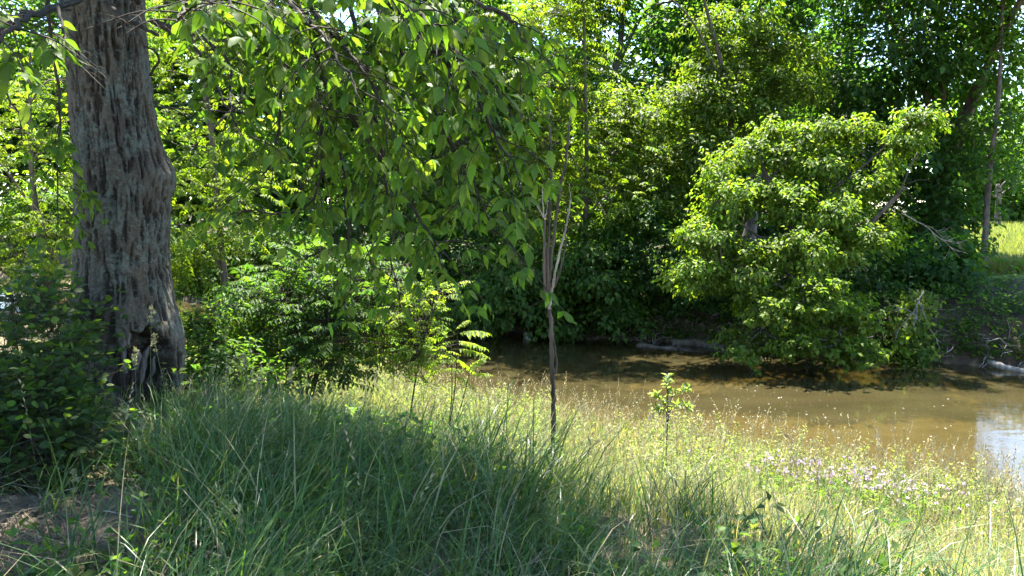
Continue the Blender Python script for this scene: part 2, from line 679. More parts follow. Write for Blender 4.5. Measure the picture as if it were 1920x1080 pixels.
def tree(name, label, base, lobes, r0, leaf, cols, cat="tree", group=None, sprays=10, k=9, csize=0.42, droop=0.55, style="spray",
         trunk_pts=None, bark=None, asp=0.6, keep=None, parts=0, twigs=True, colvar=0.22, gap=0.36):
    bark = bark or M_WOOD
    base = np.array([base[0], base[1], float(gz(base[0], base[1])) - 0.05])
    root = empty(name, base)
    tag(root, label, cat, group)
    cs, outs = clumps_in(lobes)
    if gap:
        g_ = noise(cs[:, 0] * 1.15 + 31, cs[:, 1] * 1.15, cs[:, 2] * 1.5)
        cs, outs = cs[g_ > gap], outs[g_ > gap]
    top = cs[np.argmax(cs[:, 2])]
    if trunk_pts is None:
        big = max(lobes, key=lambda l: l[1][0] * l[1][2])
        c = np.asarray(big[0], float)
        trunk_pts = [base, base * 0.55 + np.array([c[0], c[1], base[2] * 0 + c[2] * 0.55 + base[2] * 0.45]) * 0.45 + rng.normal(0, 0.12, 3) * np.array([1, 1, 0]),
                     np.array([c[0], c[1], c[2]]), np.array([0.6 * c[0] + 0.4 * top[0], 0.6 * c[1] + 0.4 * top[1], max(top[2], c[2] + 0.3)])]
    tp = smooth_path(trunk_pts, 7)
    rad = r0 * np.linspace(1, 0.12, len(tp)) ** 0.8
    rad[0] *= 1.35
    rad[1] *= 1.12
    tk = Acc()
    tube(tk, tp, rad, 10, rough=0.05)
    tk.build("trunk", bark, root, smooth=True)
    # main limbs to groups of clumps, then a bough from the nearest limb to every clump
    br = Acc()
    tube(br, tp, rad * 0.55, 4)
    limb_pts = [tp[len(tp) // 3:]]
    nl = max(4, min(12, len(cs) // 14))
    cen = cs[rng.permutation(len(cs))[:nl]]
    for _ in range(3):
        idx = np.argmin(((cs[:, None] - cen[None]) ** 2).sum(-1), axis=1)
        cen = np.array([cs[idx == j].mean(0) if (idx == j).any() else cen[j] for j in range(nl)])
    for c in cen:
        hd = np.linalg.norm(tp[:, :2] - c[:2], axis=1)
        i = max(2, int(np.argmin(np.abs(tp[:, 2] - (c[2] - 0.9 * hd)) + 0.3 * hd)))
        ln_ = np.linalg.norm(c - tp[i])
        pth = smooth_path([tp[i], (tp[i] + c) / 2 + np.array([0, 0, 0.16 * ln_]) + rng.normal(0, 0.07 * ln_, 3), c], 6)
        tube(br, pth, np.linspace(min(rad[i] * 0.6, 0.02 + 0.02 * ln_), 0.012, len(pth)), 5)
        limb_pts.append(pth)
    lp = np.concatenate(limb_pts)
    for c in cs:
        a = lp[int(np.argmin(np.linalg.norm(lp - c, axis=1) + 0.4 * (lp[:, 2] - c[2]).clip(0)))]
        ln_ = np.linalg.norm(c - a)
        pth = smooth_path([a, (a + c) / 2 + rng.normal(0, 0.12 * ln_, 3), c], 3)
        tube(br, pth, np.linspace(0.006 + 0.006 * ln_, 0.004, len(pth)), 4)
    lf = Acc()
    n = len(cs)
    S = int(round(sprays * DENS))
    leaf = leaf * (1.22 if style == "spray" else 1.12)
    off = rng.normal(0, 1, (n, S, 3)) * np.array([csize, csize, csize * 0.5])
    sp = (cs[:, None, :] + off).reshape(-1, 3)
    so = unit(np.repeat(outs, S, axis=0) * 0.7 + unit(off.reshape(-1, 3)) * 0.6 + np.array([0, 0, 0.2]))
    cl = np.repeat(cs, S, axis=0)
    br_t = np.repeat((0.8 + 0.4 * rng.random(n)), S)
    ok = sp[:, 2] > np.maximum(gz(sp[:, 0], sp[:, 1]), WZ) + 0.1
    if keep is not None:
        ok &= keep(sp)
    sp, so, cl, br_t = sp[ok], so[ok], cl[ok], br_t[ok]
    if twigs:
        for i in range(0, len(sp), 5):
            tube(br, np.array([cl[i], (cl[i] + sp[i]) / 2 + np.array([0, 0, 0.03]), sp[i]]), np.array([0.005, 0.004, 0.002]), 3)
    br.build("branches", bark, root)
    all_sp, all_so = sp, so
    if parts:
        order = np.argsort(sp[:, 1] - 0.15 * sp[:, 2])
        pk, rest = order[:parts], order[parts:]
        sp, so, br_t = sp[rest], so[rest], br_t[rest]
    if style == "spray":
        spray_leaves(lf, sp, so, k, leaf, cols, droop, leaf * 0.9, asp=asp, bright=br_t, colvar=colvar)
    else:
        m = len(sp)
        d = unit(so * np.array([1, 1, 0.5]) + rng.normal(0, 0.35, (m, 3)) + np.array([0, 0, 0.25]))
        pinnate_fronds(lf, sp, d, leaf * (0.7 + 0.6 * rng.random(m)), cols, pairs=k, droop=droop)
    crown_o = lf.build("crown", M_LEAF, root)
    crown_o["kind"] = "stuff"
    if parts:
        # the sprays nearest the water are pieces of their own
        sp, so = all_sp, all_so
        temps = []
        for v in range(6):
            a = Acc()
            spray_leaves(a, np.zeros((1, 3)), np.array([[0.0, 0, 1]]), k + 2, leaf * 1.05, cols, droop, 0.012, asp=asp, colvar=0.18)
            tube(a, np.array([[0, 0, -leaf], [0, 0, 0], [0, 0, leaf * 0.3]]), 0.004, 4, (0.08, 0.10, 0.03))
            V, F, K = a.arrays()
            temps.append(mesh("leaf_spray", V, F, M_LEAF, K))
        for i in pk:
            o = obj("leaf_spray", temps[rng.integers(0, 6)], crown_o)
            w = unit(so[i] * 0.45 + np.array([0, 0, 1.0]))
            q = Vector(w).to_track_quat('Z', 'Y').to_matrix().to_4x4() @ Matrix.Rotation(rng.random() * 6.28, 4, 'Z')
            o.matrix_local = Matrix.Translation(Vector(sp[i] - base)) @ q @ Matrix.Scale(0.85 + 0.35 * rng.random(), 4)
    return root


def colr(*c):
    return np.array(c, float)


BRIGHT = colr((0.088, 0.145, 0.018), (0.104, 0.155, 0.020), (0.066, 0.125, 0.018), (0.120, 0.158, 0.024))
MID = colr((0.056, 0.112, 0.018), (0.072, 0.126, 0.020), (0.045, 0.100, 0.020))
DARK = colr((0.038, 0.090, 0.022), (0.050, 0.102, 0.024), (0.032, 0.078, 0.022))
YEL = colr((0.098, 0.148, 0.016), (0.082, 0.138, 0.015), (0.116, 0.155, 0.022))

# ------------------------------------------------------------------ the big tree on the near bank
TD = 6.5
TPROF = [(725, 112, 352), (690, 113, 352), (660, 116, 354), (630, 120, 350), (600, 126, 341), (575, 131, 334), (545, 136, 327), (510, 139, 321),
         (480, 140, 318), (440, 141, 316), (400, 142, 315), (360, 142, 315), (330, 142, 315), (296, 140, 308), (240, 135, 296), (148, 127, 283), (80, 121, 276), (0, 116, 271),
         (-80, 110, 268), (-200, 100, 262), (-330, 90, 262)]


def build_big_tree():
    base = np.array([P(232, 725, TD)[0], TD, 0.0])
    root = empty("big_tree", base)
    tag(root, "large furrowed tree trunk with a rotten hollow at its foot and drooping leafy branches", "tree")
    zs, cx, rr = [], [], []
    for py, l, r in TPROF:
        a, b = P(l, py, TD), P(r, py, TD)
        zs.append((a[2] + b[2]) / 2)
        cx.append((a[0] + b[0]) / 2)
        rr.append((b[0] - a[0]) / 2 * 0.87)
    zs, cx, rr = map(np.array, (zs, cx, rr))
    nz_, nt_ = 400, 320
    z = np.linspace(zs[0] - 0.25, zs[-1], nz_)
    CX = np.interp(z, zs, cx)
    RR = np.interp(z, zs, rr)
    k = np.ones(9) / 9
    RR = np.convolve(np.pad(RR, 4, mode='edge'), k, 'valid')
    CX = np.convolve(np.pad(CX, 4, mode='edge'), k, 'valid')
    th = np.linspace(0, 2 * np.pi, nt_, endpoint=False)          # 0 = +X, 3pi/2 = towards the camera
    T, Z = np.meshgrid(th, z)
    Rm = RR[:, None] * np.ones_like(T)
    # root flare lobes
    fl = np.exp(-(Z - zs[0]).clip(0) / 0.33)
    Rm = Rm * (1 + fl * (0.05 * np.cos(5 * T + 0.6) + 0.04 * np.cos(3 * T + 2)))
    # knob on the right side
    dth = np.angle(np.exp(1j * (T - 0.25)))
    Rm = Rm + 0.050 * np.exp(-((dth / 0.42) ** 2) - ((Z - 1.93) / 0.17) ** 2) + 0.03 * np.exp(-((dth / 0.6) ** 2) - ((Z - 1.75) / 0.4) ** 2)
    # healed swelling over the hollow
    dc = np.angle(np.exp(1j * (T - 5.45)))
    Rm = Rm + 0.05 * np.exp(-((dc / 0.5) ** 2) - ((Z - 0.62) / 0.16) ** 2)
    cxn, syn = np.cos(T), np.sin(T)
    # bark: long interlacing ridges
    warp = (fbm(cxn * 1.5 + 7, syn * 1.5, Z * 1.1, 3) - 0.5)
    ang = T * RR.mean() * 1.0
    def ridge(f, fz, seed, w):
        a = cxn * f + seed, syn * f, Z * fz + warp * w
        return 1 - np.abs(2 * noise(*a) - 1)
    r1 = ridge(11.5, 5.5, 3.0, 5.0)
    r2 = ridge(21, 13.0, 9.0, 7.0)
    r3 = noise(cxn * 26, syn * 26, Z * 16)
    h = 0.60 * r1 + 0.40 * r2
    amp = 0.095 * (1 - 0.55 * np.exp(-((dc / 0.55) ** 2) - ((Z - 0.66) / 0.2) ** 2))
    brk = sstep(0.3, 0.6, noise(cxn * 13 + 4, syn * 13, Z * 14))
    H = (sstep(0.42, 0.78, h) - 0.6) * amp * 0.36 + (r3 - 0.5) * 0.012 + (brk - 0.5) * 0.014
    Rm = Rm + H
    # hollow at the foot
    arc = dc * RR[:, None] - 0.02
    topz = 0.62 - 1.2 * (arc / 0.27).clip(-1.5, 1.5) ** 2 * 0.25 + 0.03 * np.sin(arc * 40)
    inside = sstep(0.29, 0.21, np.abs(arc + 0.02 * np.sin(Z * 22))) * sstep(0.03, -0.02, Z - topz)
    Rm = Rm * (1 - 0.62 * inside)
    X = CX[:, None] + Rm * cxn
    Y = TD + Rm * syn * 0.95
    V = np.stack([X, Y, Z], -1).reshape(-1, 3)
    i = np.arange(nz_ - 1)[:, None] * nt_
    j = np.arange(nt_)[None, :]
    q = np.stack([i + j, i + (j + 1) % nt_, i + nt_ + (j + 1) % nt_, i + nt_ + j], -1).reshape(-1, 4)
    g = sstep(0.45, 0.80, h)[..., None]
    big = fbm(cxn * 1.6, syn * 1.6, Z * 1.3, 3)[..., None]
    ridge_c = np.array([0.080, 0.070, 0.054]) * (0.45 + 1.1 * big)
    fur_shade_c = np.array([0.026, 0.021, 0.016])  # furrow brown, darkened further to paint shade into the grooves
    col = fur_shade_c * (1 - g) + ridge_c * g
    redd = sstep(0.56, 0.7, fbm(cxn * 1.3 + 5, syn * 1.3, Z * 1.0 + 3, 3))[..., None]
    col = col * (1 - 0.5 * redd) + 0.5 * redd * col * np.array([1.12, 0.95, 0.82])
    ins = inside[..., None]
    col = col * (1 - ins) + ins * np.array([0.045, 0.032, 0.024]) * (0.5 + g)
    V = V - base
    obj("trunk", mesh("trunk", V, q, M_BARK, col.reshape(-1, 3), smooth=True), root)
    # shreds of grey rotten wood standing in the hollow
    for px, w, y0, y1, lean, dd in [(226, 15, 628, 722, 4, -0.53), (247, 11, 655, 722, 12, -0.50), (262, 9, 650, 722, 16, -0.47), (280, 8, 668, 724, 10, -0.44),
                                    (240, 8, 606, 650, -3, -0.50), (299, 7, 690, 724, 5, -0.42), (233, 8, 640, 700, -4, -0.56)]:
        a = Acc()
        pts = []
        for t in np.linspace(0, 1, 7):
            p = P(px + lean * t + rng.normal(0, 1.2), y1 + (y0 - y1) * t, TD + dd + 0.13)
            pts.append(p)
        w_m = w * 0.5 * (TD / FPX)
        rad = w_m * (1 + rng.normal(0, 0.15, 7))
        rad[-1] *= 0.35
        tube(a, np.array(pts), rad, 7, rough=0.18)
        a.build("rotten_wood_shred", M_ROT, root)

    # ---- limbs in the crown, out of frame
    limbs = Acc()
    top = np.array([np.interp(zs[-1], z, CX), TD, zs[-1]])
    crown_c = np.array([-3.1, 6.7, 9.2])
    limb_paths = []
    for tgt, r0 in [((-3.6, 7.4, 12.5), 0.26), ((-0.6, 8.2, 10.0), 0.19), ((-6.2, 6.4, 9.5), 0.19), ((-3.4, 3.6, 9.0), 0.18), ((-3.2, 10.8, 10.0), 0.18), ((-1.4, 4.6, 6.8), 0.13)]:
        tgt = np.array(tgt)
        mid = top * 0.5 + tgt * 0.5 + np.array([0, 0, -0.4]) + rng.normal(0, 0.15, 3)
        pth = smooth_path([top - np.array([0, 0, 0.5]), mid, tgt], 8)
        limb_paths.append(pth)
        tube(limbs, pth, np.linspace(r0, r0 * 0.25, len(pth)), 8, rough=0.04)
    allp = np.concatenate(limb_paths)

    # ---- upper crown
    lobes = [(crown_c, (4.6, 4.4, 3.9), 190), ((-3.0, 4.9, 6.9), (3.6, 2.8, 1.6), 60), ((-6.4, 5.6, 6.0), (2.4, 3.2, 2.2), 45), ((-4.4, 8.6, 7.0), (2.6, 1.8, 1.8), 34), ((-4.6, 3.4, 7.6), (2.8, 2.2, 1.4), 34), ((0.05, 7.0, 8.0), (1.2, 1.3, 1.0), 22)]  # unseen lobes
    cs, outs = clumps_in(lobes)
    S, kk = 12, 10
    off = rng.normal(0, 1, (len(cs), S, 3)) * np.array([0.6, 0.6, 0.32])
    sp = (cs[:, None] + off).reshape(-1, 3)
    so = unit(np.repeat(outs, S, axis=0) + unit(off.reshape(-1, 3)))
    # gaps cut in the crown along the sun's line to light chosen spots
    okm = np.ones(len(sp), bool)
    for tgt, rad in LIT:
        w = sp - tgt
        along = w @ SUNV
        dist = np.linalg.norm(w - along[:, None] * SUNV, axis=1)
        okm &= ~((dist < rad + 0.12) & (along > 0.2))
    vis = sp[:, 2] - EYE[2] > 0.42 * sp[:, 1]                      # the underside of the crown stays above the picture
    okm &= vis
    sp, so = sp[okm], so[okm]
    for c in cs[::1]:
        i = int(np.argmin(np.linalg.norm(allp - c, axis=1)))
        a = allp[i]
        if c[2] - EYE[2] < 0.42 * c[1]:
            continue
        tube(limbs, smooth_path([a, (a + c) / 2 + rng.normal(0, 0.15, 3), c], 3), np.linspace(0.03, 0.008, 7), 4)
    lf = Acc()
    spray_leaves(lf, sp, so, kk, 0.165, MID * 0.9, 0.6, 0.14, asp=0.58)
    u = lf.build("crown", M_LEAF, root)
    u["kind"] = "stuff"

    # ---- low drooping branches in the picture
    start = [P(285, 40, 6.2), P(300, -60, 5.6), P(480, -160, 4.6), P(620, -200, 4.2), P(700, -220, 3.9), P(260, 5, 6.0), P(150, -140, 5.2)]
    B = [  # start index, way points (px, py, distance)
        (0, [(380, 75, 5.3), (470, 95, 4.6), (560, 150, 4.1), (640, 250, 3.8)]),
        (0, [(360, 60, 5.4), (440, 130, 4.8), (455, 210, 4.4), (475, 260, 4.2)]),
        (1, [(430, -10, 4.6), (540, 20, 3.7), (610, 90, 3.2), (650, 170, 3.0)]),
        (1, [(400, -30, 4.6), (440, 10, 3.6), (455, 50, 3.1)]),
        (2, [(600, 40, 4.0), (720, 110, 3.8), (830, 105, 3.7), (925, 150, 3.6), (960, 205, 3.5)]),
        (2, [(560, 60, 4.2), (640, 180, 4.1), (720, 300, 4.0), (780, 400, 3.9), (830, 480, 3.8)]),
        (2, [(540, 60, 4.3), (590, 220, 4.3), (600, 330, 4.3), (560, 400, 4.3), (450, 400, 4.3)]),
        (3, [(740, 20, 3.9), (860, 130, 3.7), (920, 240, 3.6), (965, 320, 3.5)]),
        (3, [(720, 40, 4.0), (800, 200, 3.9), (880, 330, 3.8), (925, 440, 3.7)]),
        (4, [(800, -60, 3.7), (900, -10, 3.5), (985, 30, 3.4), (1010, 70, 3.4)]),
        (4, [(790, -20, 3.8), (880, 60, 3.7), (940, 90, 3.6), (985, 120, 3.6)]),
        (3, [(680, 60, 4.2), (720, 240, 4.2), (735, 400, 4.2), (740, 500, 4.2)]),
        (2, [(590, 80, 4.5), (640, 280, 4.5), (655, 420, 4.4), (640, 500, 4.4)]),
        (3, [(760, 20, 4.3), (820, 120, 4.3), (850, 260, 4.3), (860, 380, 4.2)]),
        (2, [(520, 40, 4.6), (530, 180, 4.6), (520, 300, 4.6), (470, 360, 4.5)]),
        (3, [(700, -20, 3.6), (780, 20, 3.4), (840, 60, 3.3), (890, 120, 3.2)]),
        (2, [(560, 0, 3.9), (660, 60, 3.6), (730, 150, 3.4), (770, 240, 3.4)]),
        (5, [(200, -40, 5.4), (110, 10, 4.2), (40, 30, 3.4), (20, 60, 3.0), (-20, 120, 2.9)]),
        (6, [(120, -60, 4.4), (100, 20, 3.6), (110, 70, 3.2)]),
        (0, [(370, 90, 5.8), (420, 190, 5.6), (470, 205, 5.5)]),
        (6, [(90, -20, 5.6), (105, 150, 5.7), (115, 300, 5.8), (110, 450, 5.9)]),
        (4, [(640, -120, 3.4), (700, -40, 3.1), (760, 10, 3.0)]),
        (1, [(380, -40, 4.2), (330, -10, 3.4), (310, 20, 3.0)]),
    ]
    tws = []
    leaves = []                                                        # (pos, dir, normal, length)
    for bi, (si, way) in enumerate(B):
        tw = Acc()
        tws.append(tw)
        pts = smooth_path([start[si]] + [P(*w) for w in way], 9)
        pts = pts + np.cumsum(rng.normal(0, 0.006, pts.shape), axis=0)
        tube(tw, pts, np.linspace(0.017, 0.003, len(pts)) * (1.0 if bi != 17 else 1.5), 6)
        seglen = np.linalg.norm(np.diff(pts, axis=0), axis=1)
        cum = np.concatenate([[0], np.cumsum(seglen)])
        Lt = cum[-1]
        s = Lt * (0.30 if si not in (5, 6) else 0.55)
        if bi == 19: s = Lt * 0.9
        if bi in (0, 1): s = Lt * 0.55
        side = 1
        while s < Lt:
            p = np.array([np.interp(s, cum, pts[:, a]) for a in range(3)])
            tang = unit(np.array([np.interp(min(s + 0.05, Lt), cum, pts[:, a]) for a in range(3)]) - p + 1e-6)
            pl = (p - EYE) / p[1]
            tx, ty = 960 + pl[0] * FPX, 540 - (pl[2] + math.tan(PITCH)) * FPX
            if (85 < tx < 345 and -120 < ty < 520 and bi not in (17, 18, 20)) or (bi in (17, 18) and tx > 105):
                s += 0.08
                continue
            lat = unit(np.cross(tang, [0, 0, 1.0]) * side + rng.normal(0, 0.35, 3))
            tl = 0.16 + 0.26 * rng.random()
            e = p + (lat * 0.75 + tang * 0.55 + np.array([0, 0, -0.30])) * tl
            m = (p + e) / 2 + np.array([0, 0, 0.03])
            tp = smooth_path([p, m, e], 4)
            tube(tw, tp, np.linspace(0.0045, 0.002, len(tp)), 3)
            for f in (0.45, 0.75, 1.0):
                b = np.array([np.interp(f, np.linspace(0, 1, len(tp)), tp[:, a]) for a in range(3)])
                for sgn in ((1, -1) if f < 1 else (1,)):
                    if rng.random() < 0.15: continue
                    pet = unit(np.cross(tang, [0, 0, 1.0]) * sgn * (0.6 if f < 1 else 0.1) + (e - p) * 1.5 + np.array([0, 0, -0.35]) + rng.normal(0, 0.25, 3))
                    q = b + pet * (0.05 + 0.03 * rng.random())
                    tube(tw, np.array([b, (b + q) / 2 + np.array([0, 0, 0.006]), q]), 0.0013, 3, (0.1, 0.12, 0.05))
                    n3 = 3 if rng.random() < 0.75 else 1
                    for li in range(n3):
                        lsd = unit(np.cross(pet, [0, 0, 1.0]))
                        d = pet * (0.9 if li == 0 else 0.45) + lsd * (0, 0.85, -0.85)[li] + np.array([0, 0, -0.15 - 0.6 * rng.random()]) + rng.normal(0, 0.16, 3)
                        nr = np.array([0, 0, 1.0]) + rng.normal(0, 0.5, 3) + np.array([0, -0.15, 0])
                        ql = (q - EYE) / q[1]
                        qx, qy = 960 + ql[0] * FPX, 540 - (ql[2] + math.tan(PITCH)) * FPX
                        if 95 < qx < 345 and -80 < qy < 520 and not (qx < 150 and qy < 130) and bi != 20: continue
                        leaves.append((q, unit(d), unit(nr), 0.050 + 0.062 * rng.random(), bi))
            s += 0.042 + 0.04 * rng.random()
            side = -side
    limbs.build("limbs", M_TWIG, root)
    lows = [t_.build("low_branch", M_TWIG, root) for t_ in tws]
    # bare crooked twigs by the trunk
    for path, r in [([(195, 5, 5.75), (235, 35, 5.6), (275, 55, 5.6), (300, 68, 5.6)], 0.022), ([(282, 140, 6.4), (298, 115, 6.3), (290, 95, 6.3), (272, 88, 6.3)], 0.013),
                    ([(0, 148, 5.0), (10, 160, 5.0), (18, 190, 5.0), (36, 215, 5.0), (40, 262, 5.0)], 0.009), ([(290, 200, 6.2), (340, 205, 6.1), (430, 208, 6.0), (470, 200, 6.0)], 0.008),
                    ([(285, 190, 6.3), (350, 215, 6.2), (395, 235, 6.1)], 0.006), ([(-30, 75, 4.2), (15, 50, 4.2), (38, 28, 4.3), (60, 22, 4.6), (130, 20, 6.1)], 0.02)]:
        a = Acc()
        pth = smooth_path([P(*w) for w in path], 6)
        tube(a, pth + rng.normal(0, 0.004, pth.shape), np.linspace(r, r * 0.5, len(pth)), 6, rough=0.06)
        a.build("bare_branch", M_TWIG, root, smooth=True)

    # leaf templates
    rows = np.array([0, 0.1, 0.24, 0.42, 0.60, 0.77, 0.90, 1.0])
    wid = np.array([0, 0.11, 0.185, 0.205, 0.165, 0.085, 0.028, 0])
    temps = []
    for v in range(5):
        cur = 0.10 + 0.12 * rng.random()
        fold = 0.10 + 0.2 * rng.random()
        tw_ = rng.normal(0, 0.25)
        Vt, cen = [], []
        for a, (t, w) in enumerate(zip(rows, wid)):
            zc = -cur * t * t
            wv = 0.02 * math.sin(t * 14 + v)
            jag = 1 + rng.normal(0, 0.07)
            tt = tw_ * t
            if a in (0, len(rows) - 1):
                Vt.append((0, t, zc))
            else:
                w2 = w * jag
                Vt += [(-w2 * math.cos(tt), t, zc + w2 * (fold - math.sin(tt)) + wv), (0, t, zc), (w2 * math.cos(tt), t, zc + w2 * (fold + math.sin(tt)) - wv)]
        Ft = [(0, 2, 1), (0, 3, 2)]
        for a in range(5):
            o0, o1 = 1 + 3 * a, 4 + 3 * a
            for s_ in (0, 1):
                Ft += [(o0 + s_, o0 + s_ + 1, o1 + s_ + 1), (o0 + s_, o1 + s_ + 1, o1 + s_)]
        e = len(Vt) - 1
        Ft += [(e - 3, e - 2, e), (e - 2, e - 1, e)]
        temps.append((np.array(Vt, float), np.array(Ft)))
    NL = colr((0.078, 0.138, 0.022), (0.098, 0.150, 0.026), (0.062, 0.120, 0.022), (0.110, 0.150, 0.03))
    pos = np.array([l[0] for l in leaves])
    dr = np.array([l[1] for l in leaves])
    nr = np.array([l[2] for l in leaves])
    ln = np.array([l[3] for l in leaves])
    dist = np.linalg.norm(pos - EYE, axis=1)
    rel = pos - EYE
    u = rel[:, 0] / rel[:, 1] * FPX + 960
    vv = 540 - (rel[:, 2] / rel[:, 1] + math.tan(PITCH)) * FPX
    shown = (u > -20) & (u < 1940) & (vv > -20)
    order = np.argsort(np.where(shown, dist, dist + 100))
    pk = order[:300]
    s = unit(np.cross(dr, nr))
    up = np.cross(s, dr)
    tm = [mesh("leaf", t[0], t[1], M_NEARP, np.tile(NL[i % 4], (len(t[0]), 1)), smooth=True) for i, t in enumerate(temps)]
    isp = np.zeros(len(pos), bool)
    isp[pk] = True
    laccs = [Acc() for _ in tws]
    for i in range(len(pos)):
        Mx = np.stack([s[i], dr[i], up[i]], 1) * ln[i]
        if isp[i]:
            o = obj("leaf", tm[i % 5], lows[leaves[i][4]])
            m4 = Matrix.Identity(4)
            for a in range(3):
                for b in range(3):
                    m4[a][b] = float(Mx[a, b])
                m4[a][3] = float(pos[i][a] - base[a])
            o.matrix_local = m4
        else:
            Vt, Ft = temps[i % 5]
            laccs[leaves[i][4]].add(Vt @ Mx.T + pos[i], Ft, NL[rng.integers(0, 4)] * (0.7 + 0.6 * rng.random()))
    for lo, la in zip(lows, laccs):
        if la.n:
            o = la.build("foliage", M_NEAR, lo, smooth=True)
            o["kind"] = "stuff"
    print("near leaves", len(pos))


# chosen spots to light; crown leaves sunward of them are cut away (point, radius)
LIT = [(P(540, 60, 3.5), 0.7), (P(560, 140, 3.6), 0.6), (P(470, 30, 3.3), 0.6), (P(640, 170, 3.2), 0.45), (P(600, 120, 3.6), 0.4), (P(460, 160, 4.5), 0.22), (P(780, 600, 7.9), 0.5), (P(850, 640, 8.4), 0.5), (P(750, 60, 3.2), 0.2), (P(620, 420, 4.3), 0.15),
       (P(262, 925, 4.2), 0.08), (P(125, 985, 3.7), 0.02), (P(282, 640, 5.0), 0.10), (P(500, 640, 8.0), 0.5), (P(440, 590, 8.6), 0.4),
       (P(110, 60, 3.3), 0.22), (P(900, 880, 5.0), 0.25), (P(640, 860, 5.6), 0.12), (P(1000, 940, 4.4), 0.12)]
build_big_tree()

# ------------------------------------------------------------------ far bank trees
T_ = tree
r_bright = T_("box_elder", "bright yellow-green tree leaning low over the creek with a broken limb", (6.4, 16.3),
              [px_lobe(l[0], l[1], l[2] * 0.85, l[3] * 0.85, *l[4:]) for l in [(1330, 440, 60, 40, 14.4, 0.7, 17), (1300, 520, 45, 40, 14.1, 0.6, 11), (1390, 500, 60, 45, 14.0, 0.8, 17), (1370, 370, 60, 40, 14.8, 0.8, 16), (1420, 290, 55, 36, 15.3, 0.7, 14),
               (1470, 380, 60, 45, 14.6, 0.8, 18), (1490, 470, 65, 45, 14.0, 0.8, 18), (1550, 400, 55, 45, 14.4, 0.8, 15), (1540, 310, 45, 34, 15.0, 0.7, 11), (1480, 300, 40, 26, 15.2, 0.6, 8), (1590, 290, 36, 30, 14.9, 0.5, 8),
               (1620, 360, 45, 40, 14.5, 0.6, 10), (1655, 300, 34, 26, 14.7, 0.4, 7), (1690, 265, 24, 18, 14.6, 0.3, 5), (1722, 226, 18, 14, 14.6, 0.2, 4), (1600, 460, 55, 40, 14.0, 0.7, 13), (1665, 430, 28, 28, 14.4, 0.5, 5),
               (1430, 570, 60, 40, 13.6, 0.7, 15), (1530, 560, 60, 45, 13.4, 0.7, 15), (1600, 590, 50, 40, 13.4, 0.6, 11), (1400, 640, 45, 30, 13.5, 0.6, 9), (1500, 640, 55, 32, 13.2, 0.6, 11), (1600, 655, 45, 26, 13.0, 0.5, 8), (1690, 500, 24, 18, 14.2, 0.3, 4),
               (1560, 238, 12, 16, 14.9, 0.2, 4), (1612, 240, 12, 14, 14.8, 0.2, 4), (1350, 325, 14, 26, 14.9, 0.2, 5), (1450, 248, 14, 20, 15.3, 0.2, 4), (1510, 258, 12, 18, 15.2, 0.2, 4), (1725, 222, 16, 14, 14.6, 0.2, 4)]],
              0.13, 0.072, BRIGHT * 1.15, sprays=12, k=9, csize=0.17, droop=0.8, parts=300, gap=0.25,
              trunk_pts=[np.array([6.4, 16.3, -0.5]), P(1520, 600, 15.6), P(1500, 480, 15.2), P(1440, 340, 15.2), P(1420, 270, 15.3)])
T_("box_elder", "sunlit light green tree standing behind the leaning creekside tree", (4.9, 19.0),
   [px_lobe(*l) for l in [(1290, 200, 75, 55, 18.4, 1.1, 26), (1370, 220, 70, 60, 18.3, 1.1, 26), (1340, 120, 60, 45, 18.7, 1.0, 18), (1200, 230, 70, 45, 18.3, 1.0, 22), (1160, 200, 40, 26, 18.4, 0.6, 8), (1450, 190, 65, 55, 18.4, 1.0, 20),
    (1440, 90, 50, 45, 18.9, 0.9, 14), (1500, 130, 50, 50, 18.9, 0.9, 14), (1230, 330, 65, 50, 18.0, 1.0, 22), (1190, 400, 60, 45, 17.6, 0.9, 18), (1280, 400, 60, 50, 17.7, 0.9, 20), (1335, 45, 38, 36, 18.8, 0.6, 9), (1405, 40, 34, 34, 18.8, 0.5, 8), (1310, 300, 70, 50, 17.9, 1.0, 20), (1165, -50, 70, 34, 17.2, 0.8, 24)]], 0.14, 0.085, BRIGHT * 0.92, sprays=11, k=9, csize=0.26, droop=0.75, gap=0.2)  # last lobe hangs above the view, added to shade the water
T_("walnut_tree", "slender pale green feather-leaved tree at the middle of the far bank", (1.5, 19.0),
   [px_lobe(1040, 110, 70, 85, 17.6, 1.0, 40), px_lobe(1075, 260, 80, 80, 17.6, 1.1, 40), px_lobe(1100, 380, 90, 75, 17.4, 1.1, 36), px_lobe(1000, 330, 60, 80, 17.6, 0.9, 24), px_lobe(1035, -10, 70, 50, 17.4, 1.0, 30)],
   0.12, 0.42, YEL, sprays=8, k=6, csize=0.34, droop=0.45, style="pinnate")
T_("mulberry_bush", "dark drooping bush overhanging the shaded far bank behind the dead sapling", (1.6, 17.9),
   [px_lobe(980, 525, 105, 75, 16.9, 1.0, 48), px_lobe(1120, 510, 85, 75, 16.9, 1.0, 44), px_lobe(1150, 600, 55, 38, 16.4, 0.6, 16), px_lobe(1060, 590, 75, 40, 16.6, 0.6, 20), px_lobe(900, 570, 60, 40, 17.2, 0.7, 16)],
   0.07, 0.10, MID, cat="bush", sprays=10, k=9, csize=0.26, droop=0.7)
